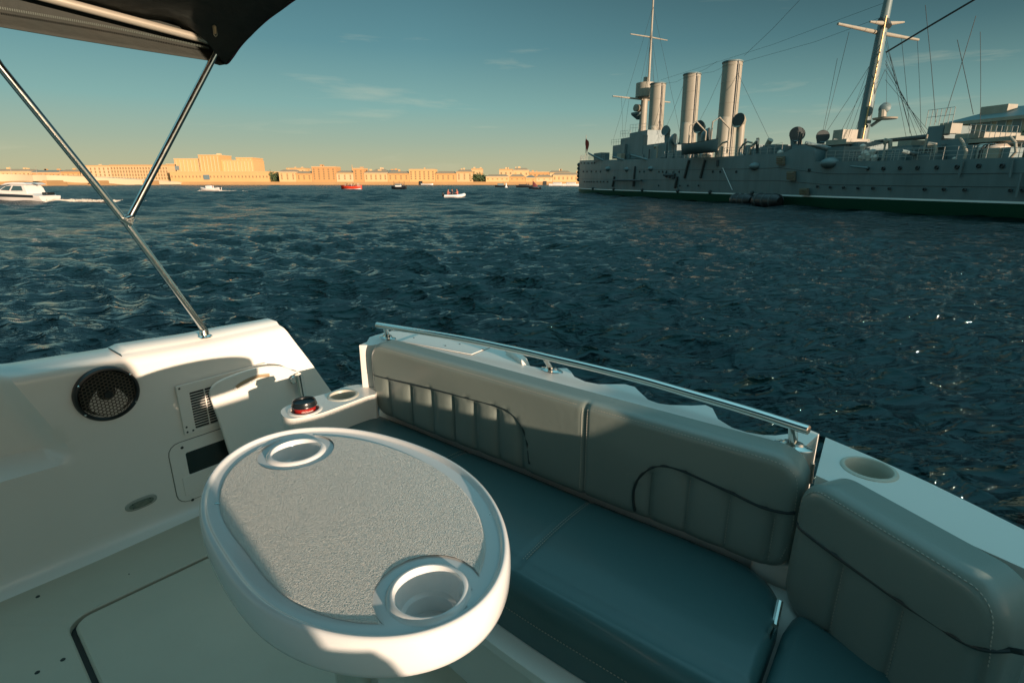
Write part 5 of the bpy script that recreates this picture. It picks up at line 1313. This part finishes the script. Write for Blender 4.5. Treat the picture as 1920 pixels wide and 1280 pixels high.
# big stepped complex
cx0 = empty('stepped_building', (W(410), YS+20, 1.5), 'huge orange stepped complex rising above every other roof on the left', 'building')
for (x0, x1, yt, Y, nm, m_) in ((322, 506, 322, YS, 'podium', 0), (318, 336, 308, YS+22, 'block', 1), (334, 382, 298, YS+22, 'block', 0), (380, 418, 291, YS+20, 'tower', 1), (416, 480, 301, YS+24, 'block', 0), (449, 479, 296, YS+30, 'block', 1)):
    a, b = W(x0, Y), W(x1, Y); H = HZ(yt, Y); w_ = MB().box(((a+b)/2, Y+12, H/2+.5), ((b-a)/2, 12, H/2-.5)).build(nm, FM_[m_], cx0, smooth=False)
    MB().box(((a+b)/2, Y+12, H+.1), ((b-a)/2+.3, 12.3, .25)).build('parapet', FM_[2], w_, smooth=False)
    n = int((b-a)/3.2); mb = MB()
    if nm != 'podium':
        for k in range(n): mb.box((a+(b-a)*(k+.5)/n, Y-.15, H/2+3), (.35, .2, H/2-4))
        mb.build('fins', FM_[4], w_, smooth=False)
    else:
        for k in range(n): mb.box((a+(b-a)*(k+.5)/n, Y-.1, H*.62), (.5, .15, .9))
        mb.build('window_row', WINM, w_, smooth=False)
MB().box((W(390), YS+28, HZ(289)), (1.6, 1.6, 1.8)).build('roof_lantern', FM_[4], cx0, smooth=False)
for x0, x1, y0, y1, Y in ((332, 341, 311, 319, YS+21.7), (384, 395, 328, 337, YS-.3)):
    MB().box((W((x0+x1)/2, Y), Y, (HZ(y0, Y)+HZ(y1, Y))/2), (W(x1, Y)/2-W(x0, Y)/2, .3, (HZ(y0, Y)-HZ(y1, Y))/2)).build('big_window', mat('big_pane', (.14, .20, .22), .2), cx0, smooth=False)
for x, y in ((155, 306), (640, 306)):
    M_ = MB().tube([(W(x), YS+40, 12), (W(x), YS+40, HZ(y))], [.7, .12], 8).build('spire', FM_[3], loc=(W(x), YS+40, 12)); tag(M_, 'thin pale spire rising over the roofs %s' % ('just left of the tall canopy pole' if x < 300 else 'right of the tall brown block'), 'spire')
# gateways in the quay
for x in (793, 1020): MB().box((W(x), YS-12.2, 1.7), (1.6, .3, 1.6)).build('gateway', DARK, EW, smooth=False)
# dark trees in the street gaps
def fartree(px, Y, h, w, lab, sd_):
    rnd = random.Random(sd_); loc = Vector((W(px, Y), Y, 1.9)); e = empty('tree', loc, lab, 'tree', 'trees on the far bank')
    MB().tube([loc, loc+Vector((0, 0, h*.6))], [.4, .2], 6).build('trunk', BARK, e)
    V = []; F = []
    for _ in range(420):
        d = Vector((rnd.gauss(0, .33)*w, rnd.gauss(0, .25)*w, h*.62+rnd.gauss(0, .20)*h)); p = loc+d; a = Vector((rnd.gauss(0, 1), rnd.gauss(0, 1), rnd.gauss(0, 1))).normalized(); b = a.orthogonal(); q = rnd.uniform(.35, .8)
        n = len(V); V += [p-a*q, p-b*q*.7, p+a*q, p+b*q*.7]; F.append((n, n+1, n+2, n+3))
    MB().add(V, F).build('crown', LEAF, e, smooth=False, normals=False)
fartree(511, YS+4, 9, 7, 'dark tree in the street gap left of the cream block', 11); fartree(518, YS+8, 7, 5, 'smaller tree behind the dark one in the same gap', 12)
fartree(893, YS+2, 8, 7, 'dark tree at the mouth of the shaded street canyon', 13); fartree(903, YS+3, 7, 6, 'low dark tree on the right side of the street canyon', 14)
# ---- bridge
BR = empty('bridge', (W(150, 430), 430, 0), 'long low pale bridge coming in from the left edge', 'bridge')
def brp(px, Y): return W(px, Y)
bp = [(-240, 322, 300), (0, 326.5, 350), (80, 328.5, 380), (150, 331, 405), (250, 336.5, 450), (338, 343, 505)]
def brow(dz, dy):
    out = []
    for px, py, Y in bp:
        p = aty(px, py, Y); out.append(Vector((p.x, Y+dy, ZC+p.z+dz)))
    return catmull(out, 6)
t0, t1 = brow(0, 0), brow(0, 16); 
n_ = len(t0)
piers = [(-150, 318), (78, 379), (178, 418), (265, 460)]
def under_z(x, zt):
    # haunched girder: thick at the piers, thin between
    xs_ = [W(px, Y) for px, Y in piers]; d = min(abs(x-a) for a in xs_)
    return zt - 1.3 - 3.2*max(0, 1-d/30)**2.0
b0 = [Vector((p.x, p.y, max(.4, under_z(p.x, p.z)))) for p in t0]; b1 = [Vector((p.x, p.y, max(.4, under_z(p.x, p.z)))) for p in t1]
PB = mat('bridge_concrete', (.70, .54, .35), .7)
mb = MB(); mb.grid([t0, t1, b1, b0, t0]); mb.build('deck', PB, BR)
for (px, Y) in piers:
    x = W(px, Y); MB().box((x, Y+8, 1.2), (4.5, 9, 2.4)).build('pier', GRAN, BR, bevel=.3)
mb = MB(); 
for i in range(0, n_-1):
    mb.tube([t0[i]+Vector((0, .3, 1.0)), t0[i+1]+Vector((0, .3, 1.0))], .08, 5); mb.tube([t0[i]+Vector((0, .3, 0)), t0[i]+Vector((0, .3, 1.0))], .08, 5)
mb.build('parapet', PB, BR)
for k in range(6):
    p = t0[int(n_*(k+1)/8)]; LP = MB().tube([p+Vector((0, .5, 0)), p+Vector((0, .5, 5)), p+Vector((.8, .5, 5.4))], [.12, .08, .06], 6).build('lamp_post', SHIPL, BR)

# ================================================================ SMALL CRAFT
WHITEB = mat('boat_white', (.72, .68, .64), .3, coat=.3); NAVY = mat('boat_dark', (.015, .02, .026), .3); REDB = mat('boat_red', (.62, .05, .02), .45); GLASSB = mat('boat_glass', (.05, .09, .10), .08)
FOAM = mat('foam', (.70, .62, .52), .8, bump=(5, 1.0, 'n', .1)); SKIN = mat('skin', (.42, .20, .13), .6)
def wpt(px, py): p = atz(px, py, -ZC); return Vector((p.x, p.y, 0))
def craft(px, py, head, label, name='motorboat', cat='motorboat', group=None):
    o = empty(name, wpt(px, py), label, cat, group); h = R(head)
    X = Vector((math.cos(h), math.sin(h), 0)); Y = Vector((-math.sin(h), math.cos(h), 0)); c = Vector(o.location)
    return o, (lambda x, y, z: c + X*x + Y*y + Vector((0, 0, z))), (X, Y, Vector((0, 0, 1)))
# the white cruiser on the left, bow towards the left
c, f, ax = craft(50, 378, 180-9, 'white cabin cruiser with a dark hull window band speeding at the left edge', 'cabin_cruiser', 'motorboat')
L = 8.6; f_ = f
f = lambda x, y, z: f_(x, y, z*.74)
rows = []
for i in range(31):
    t = i/30; x = -L/2*.80+L*t*.98; w = 1.3*(1-max(0, (t-.45)/.55)**2.3); zt = 1.22+.42*t-.10*math.sin(math.pi*t) - (.30 if t < .10 else 0)*1
    rows.append([f(x, -w, zt), f(x, -w*.97, zt*.62), f(x, -w*.80, .10+.35*t*t), f(x, 0, -.3+.6*t**3), f(x, w*.80, .10+.35*t*t), f(x, w*.97, zt*.62), f(x, w, zt), f(x, 0, zt+.05), f(x, -w, zt)])
mb = MB(); mb.grid(rows); mb.add(rows[0][:8], [tuple(range(8))]); mb.build('hull', WHITEB, c, angle=40)
for sgn in (1, -1):
    mb = MB(); mb.grid([[f(-L/2*.80+L*t*.98, sgn*(1.3*(1-max(0, (t-.45)/.55)**2.3)*.985+.012), (1.22+.42*t)*q) for q in (.52, .84 - .10*abs(t-.4))] for t in np.linspace(.10, .93, 22)]); mb.build('side_band', NAVY, c, normals=False)
def slab(pts, w0, w1, m, name, par, bev=.03):
    a = [f(x, -w, z) for (x, z), w in zip(pts, w0)]; b = [f(x, w, z) for (x, z), w in zip(pts, w0)]
    return MB().prism(a, b).build(name, m, par, bevel=bev)
cab = [(-1.75, 1.2), (-1.55, 2.05), (-1.35, 2.62), (.35, 2.66), (1.3, 2.42), (2.3, 1.75), (2.75, 1.52), (2.75, 1.2)]
CB = slab(cab, [1.12, 1.1, .98, .98, .96, 1.0, .85, .85], 0, WHITEB, 'cabin', c)
slab([(-1.9, 2.60), (-1.95, 2.72), (-1.5, 2.92), (-.2, 2.98), (.9, 2.86), (1.75, 2.52), (.3, 2.68)], [1.18]*7, 0, WHITEB, 'roof', c, .04)
for sgn in (1, -1):
    def win(P, nm='side_window'):
        mb = MB(); q = [f(x, sgn*(y+.02), z) for x, y, z in P]; q2 = [f(x, sgn*(y-.05), z) for x, y, z in P]; mb.prism(q, q2); mb.build(nm, GLASSB, CB)
    win([(-1.15, 1.13, 1.72), (-1.0, 1.04, 2.42), (.05, 1.04, 2.46), (.45, 1.12, 1.72)]); win([(.75, 1.12, 1.74), (.35, 1.04, 2.46), (1.1, 1.03, 2.38), (1.95, 1.06, 1.82)])
mb = MB(); mb.tube([f(2.4, -.8, 1.7), f(3.2, -.7, 2.15), f(4.2, 0, 2.25), f(3.2, .7, 2.15), f(2.4, .8, 1.7)], .025, 6); mb.build('bow_rail', CHROME, c)
MB().box(f(-3.3, 0, 1.25), (.35, .5, .16), ax).build('outboard_cowl', BLACKP, c, bevel=.06)
MB().tube([f(-1.95, .5, 2.8), f(-2.7, .5, 2.62)], .04, 6).build('roof_spar', NAVY, c)
def person(loc, face, col, label, sit=True, k=1.0, arm=.3, hair=(.05, .03, .02)):
    """one continuous skinned body, head with nose and ears, hair and clothes as children"""
    X = Vector((math.cos(face), math.sin(face), 0)); Y = Vector((-X.y, X.x, 0)); Zz = Vector((0, 0, 1))
    e = empty('person', loc, label, 'person')
    P = lambda x, y, z: (X*x+Y*y+Zz*z)*k
    J = [(P(0, 0, .06), .15), (P(.01, 0, .28), .13), (P(.02, 0, .46), .15), (P(.02, 0, .56), .07), (P(.04, 0, .66), .085), (P(.05, 0, .76), .095), (P(.04, 0, .84), .06)]
    Ed = [(0, 1), (1, 2), (2, 3), (3, 4), (4, 5), (5, 6)]
    for s in (1, -1):
        n = len(J); J += [(P(.02, .19*s, .47), .06), (P(.08, .25*s, .24), .045), (P(.30, .20*s, .16+arm*.3), .035), (P(.38, .19*s, .17+arm*.3), .03)]; Ed += [(2, n), (n, n+1), (n+1, n+2), (n+2, n+3)]
        n = len(J); J += [(P(.08, .11*s, .04), .10), (P(.42, .13*s, .10), .07), (P(.46, .13*s, -.30), .05), (P(.60, .13*s, -.34), .04)]; Ed += [(0, n), (n, n+1), (n+1, n+2), (n+2, n+3)]
    me = bpy.data.meshes.new('body'); me.from_pydata([j[0] for j in J], Ed, []); o = bpy.data.objects.new('body', me); COL.objects.link(o); o.parent = e
    sk = o.modifiers.new('skin', 'SKIN'); ly = me.skin_vertices[0] if me.skin_vertices else None
    if ly is None: bm = bmesh.new(); bm.from_mesh(me); bm.verts.layers.skin.verify(); bm.to_mesh(me); bm.free(); ly = me.skin_vertices[0]
    for i, j in enumerate(J): ly.data[i].radius = (j[1]*k, j[1]*k)
    ly.data[0].use_root = True
    su = o.modifiers.new('sub', 'SUBSURF'); su.levels = 1; su.render_levels = 1
    me.materials.append(SKIN)
    m = mat('cloth_%s' % '_'.join('%d' % (x*99) for x in col), col, .9)
    L0 = Vector(loc)
    MB().lathe([(.155, .0), (.165, .12), (.155, .26), (.185, .40), (.15, .50), (.085, .545)], L0, n=16, sx=.85, xa=X).build('jacket', m, e) if k == 1.0 else MB().lathe([(r*k, h*k) for r, h in [(.155, 0), (.165, .12), (.155, .26), (.185, .40), (.15, .50), (.085, .545)]], L0, n=16).build('jacket', m, e)
    for s in (1, -1): MB().tube([L0+P(.02, .17*s, .46), L0+P(.08, .25*s, .24), L0+P(.27, .21*s, .16+arm*.3)], [.075*k, .062*k, .048*k], 8).build('sleeve', m, e)
    for s in (1, -1): MB().tube([L0+P(.02, .10*s, .05), L0+P(.42, .13*s, .10), L0+P(.46, .13*s, -.26)], [.115*k, .085*k, .06*k], 8).build('trouser_leg', NAVY, e)
    MB().ball(L0+P(.03, 0, .79), .105*k, 12, 8, (1, 1, .85)).build('hair', mat('hair_%d' % int(hair[0]*100), hair, .8), e)
    MB().ball(L0+P(.15, 0, .735), .018*k, 6, 5).build('nose', SKIN, e)
    return e
person(f(-.35, .30, 1.62), R(180-9), (.5, .12, .08), 'person at the side window of the white cabin cruiser, seated behind the glass')
# wake
def wake(path, w, h, name, lab, seed=1, n=60, qs=.45):
    n = int(n*2.6)
    rnd = random.Random(seed); mb = MB(); P = catmull(path, 8); V = []; F = []
    for i in range(n*6):
        t = rnd.random(); p = P[min(len(P)-1, int(t*len(P)))] + Vector((rnd.gauss(0, .35)*w, rnd.gauss(0, .35)*w, abs(rnd.gauss(0, .35))*h*(1-.6*t)+.03)); q = rnd.uniform(.03, .14)*(w/1.0)**.5*qs
        a = Vector((rnd.gauss(0, 1), rnd.gauss(0, 1), rnd.gauss(0, .4))).normalized(); b = a.orthogonal().normalized(); c_ = a.cross(b)
        n0 = len(V); V += [p+a*q*1.8, p+b*q, p-a*q*1.8, p-b*q, p+c_*q*.6]; F += [(n0, n0+1, n0+4), (n0+1, n0+2, n0+4), (n0+2, n0+3, n0+4), (n0+3, n0, n0+4), (n0+3, n0+2, n0+1, n0)]
    mb.add(V, F); o = mb.build(name, FOAM, loc=tuple(P[0])); tag(o, lab, None, None, 'stuff'); return o
wake([f(4.2, -1.6, .05), f(2.5, -1.9, .1), f(0, -1.7, .1), f(-3, -1.6, .05)], .55, .5, 'wake_foam', 'white foam thrown up along the side of the cabin cruiser', 1, 220)
wake([f(-3.6, 0, 0), f(-6, -.3, 0), f(-9, -.8, 0), f(-13, -2, 0)], 1.3, .35, 'wake_foam', 'foamy wake trailing behind the cabin cruiser', 2, 170)
# small white boat
c, f, ax = craft(395, 359, 180-4, 'small white motorboat with a low windscreen running left, alone in mid river', 'motorboat')
boathull(c, 5.2, 1.9, .75, WHITEB, f, tr=.8); MB().box(f(.1, 0, 1.05), (.8, .65, .35), ax).build('console', WHITEB, c, bevel=.15); MB().box(f(.5, 0, 1.35), (.05, .6, .22), ax).build('windscreen', GLASSB, c)
MB().box(f(-2.5, 0, .8), (.2, .25, .4), ax).build('outboard', BLACKP, c, bevel=.05)
person(f(-.6, 0, .85), R(176), (.25, .08, .06), 'person seated in the small white motorboat left of the red boat')
wake([f(-2.8, 0, 0), f(-5.5, 0, 0), f(-9, .3, 0)], .9, .3, 'wake_foam', 'short wake behind the small white motorboat', 3, 80); wake([f(3, 0, 0), f(1, -1.0, 0), f(-2, -1.2, 0)], .5, .35, 'wake_foam', 'bow foam of the small white motorboat', 4, 60)
# red boat
c, f, ax = craft(660, 355, 2, 'bright red open passenger boat with a pale awning', 'passenger_boat', 'boat')
boathull(c, 6.6, 2.2, 1.0, REDB, f, tr=.9, sheer=.3); boathull(c, 6.3, 2.0, .25, WHITEB, lambda x, y, z: f(x, y, z-.12), 'lower_hull')
MB().box(f(.2, 0, 1.9), (2.2, .9, .07), ax).build('awning', mat('awning', (.62, .42, .26), .8), c, bevel=.04)
for x in (-1.9, .2, 2.2):
    for y in (-.8, .8): MB().tube([f(x, y, .9), f(x, y, 1.9)], .05, 6).build('post', WHITEB, c)
for k, x in enumerate((-1.5, -.5, .6, 1.5)): person(f(x, .2-.4*(k % 2), 1.0), R(5), ((.4, .15, .1), (.1, .12, .2), (.5, .4, .3), (.3, .08, .05))[k], ('person in a brown red top in the stern of the red boat', 'person in a dark jacket, second from the stern of the red boat', 'person in a beige top, second from the bow of the red boat', 'person in a dark red top nearest the bow of the red boat')[k])
# dark workboat
c, f, ax = craft(748, 355, 175, 'dark hulled workboat with a small white wheelhouse and posts', 'workboat', 'boat')
boathull(c, 5.0, 2.0, .8, NAVY, f, tr=.85, sheer=.35); MB().box(f(.1, 0, 1.2), (1.0, .7, .5), ax).build('wheelhouse', WHITEB, c, bevel=.08); MB().box(f(.1, 0, 1.45), (1.02, .72, .16), ax).build('window_band', GLASSB, c)
MB().box(f(.1, 0, 1.85), (1.2, .85, .06), ax).build('roof', NAVY, c)
for x in (-1.9, -.2, 1.6): MB().tube([f(x, 0, .8), f(x, 0, 2.7)], .05, 6).build('post', NAVY, c)
person(f(-1.6, .1, 1.0), R(170), (.04, .05, .07), 'person in dark clothes at the stern of the dark workboat')
# white inflatable dinghy
c, f, ax = craft(850, 372, 12, 'white inflatable dinghy carrying three people, nearest small boat', 'dinghy', 'dinghy')
TUBE = [f(-1.35, .62, .28), f(0, .68, .28), f(.9, .55, .34), f(1.45, .22, .46), f(1.55, 0, .5), f(1.45, -.22, .46), f(.9, -.55, .34), f(0, -.68, .28), f(-1.35, -.62, .28)]
MB().tube(catmull(TUBE, 5), .235, 14).build('tube', WHITEB, c); MB().box(f(-.1, 0, .12), (1.25, .5, .06), ax).build('floor', SHIPL, c); MB().box(f(-1.25, 0, .35), (.05, .5, .25), ax).build('transom', NAVY, c)
MB().box(f(-1.45, 0, .55), (.14, .17, .26), ax).build('outboard', BLACKP, c, bevel=.05)
MB().tube([p+Vector((0, 0, -.03)) for p in [f(-1.3, -.87, .28), f(0, -.93, .28), f(.95, -.79, .34)]], .03, 8).build('rubbing_strake', NAVY, c)
person(f(-.75, -.15, .5), R(20), (.55, .16, .12), 'person in a red jacket sitting in the stern of the dinghy', k=.95); person(f(-.1, .15, .5), R(200), (.03, .03, .04), 'person in a black jacket sitting in the middle of the dinghy', k=.95); person(f(.55, -.05, .52), R(190), (.5, .14, .10), 'person in a red top sitting at the bow of the dinghy', k=.95)
# far dark boats
c, f, ax = craft(941, 351, 0, 'low grey boat far off with a short mast beside a white buoy', 'boat', 'boat'); boathull(c, 6.5, 2.0, .8, NAVY, f, tr=.8); MB().box(f(-.6, 0, 1.2), (1.5, .8, .5), ax).build('cabin', SHIPM, c, bevel=.1); MB().tube([f(.6, 0, .8), f(.6, 0, 2.6)], .06, 6).build('mast', NAVY, c)
c, f, ax = craft(949, 352, 0, 'small white buoy beside the low grey boat', 'buoy', 'buoy'); MB().lathe([(0, -.3), (.6, -.2), (.7, .2), (.35, .6), (.2, 1.8), (0, 2.0)], f(0, 0, 0), n=14).build('body', WHITEB, c)
c, f, ax = craft(984, 351.5, 3, 'long low dark barge just left of the black sailing dinghy', 'barge', 'boat'); boathull(c, 8.0, 2.4, .8, NAVY, f, tr=.9); MB().box(f(-1, 0, 1.0), (1.8, .7, .35), ax).build('cabin', NAVY, c, bevel=.08)
for k, x in enumerate((.8, 1.6)): person(f(x, 0, 1.1), R(0), ((.04, .04, .05), (.2, .06, .05))[k], ('person in black aboard the low dark barge', 'person in dark red aboard the low dark barge')[k])
c, f, ax = craft(1003, 355, 175, 'black sailing dinghy with a dark red sail half furled', 'sailing_dinghy', 'boat'); boathull(c, 4.2, 1.5, .55, NAVY, f, tr=.7)
MB().tube([f(.9, 0, .4), f(.7, 0, 3.0)], .05, 6).build('mast', NAVY, c)
mb = MB(); mb.grid([[f(.75-1.9*q*(1-p)-.1*p, .22*math.sin(math.pi*q)*(1-p), .8+1.9*p) for q in np.linspace(0, 1, 7)] for p in np.linspace(0, 1, 7)]); mb.build('sail', mat('sail_red', (.14, .03, .03), .8), c, normals=False)
for k, (x, y, l) in enumerate(((1046, 349.2, 'white moored yacht on the left of the two beside the warship stem'), (1072, 349.6, 'white moored yacht on the right, touching the warship stem'))):
    c, f, ax = craft(x, y, 2, l, 'moored_yacht', 'yacht', 'white yachts moored by the far quay'); boathull(c, 11, 2.6, 1.2, WHITEB, f, tr=.8); MB().box(f(-.5, 0, 1.7), (2.6, .9, .5), ax).build('cabin', WHITEB, c, bevel=.2); MB().box(f(-.5, 0, 1.75), (2.3, .93, .18), ax).build('window_band', GLASSB, c)
c, f, ax = craft(801, 347.2, 0, 'tiny flat white pontoon boat under the dark gateway', 'pontoon', 'boat'); boathull(c, 10, 2.4, .9, WHITEB, f, tr=.9)
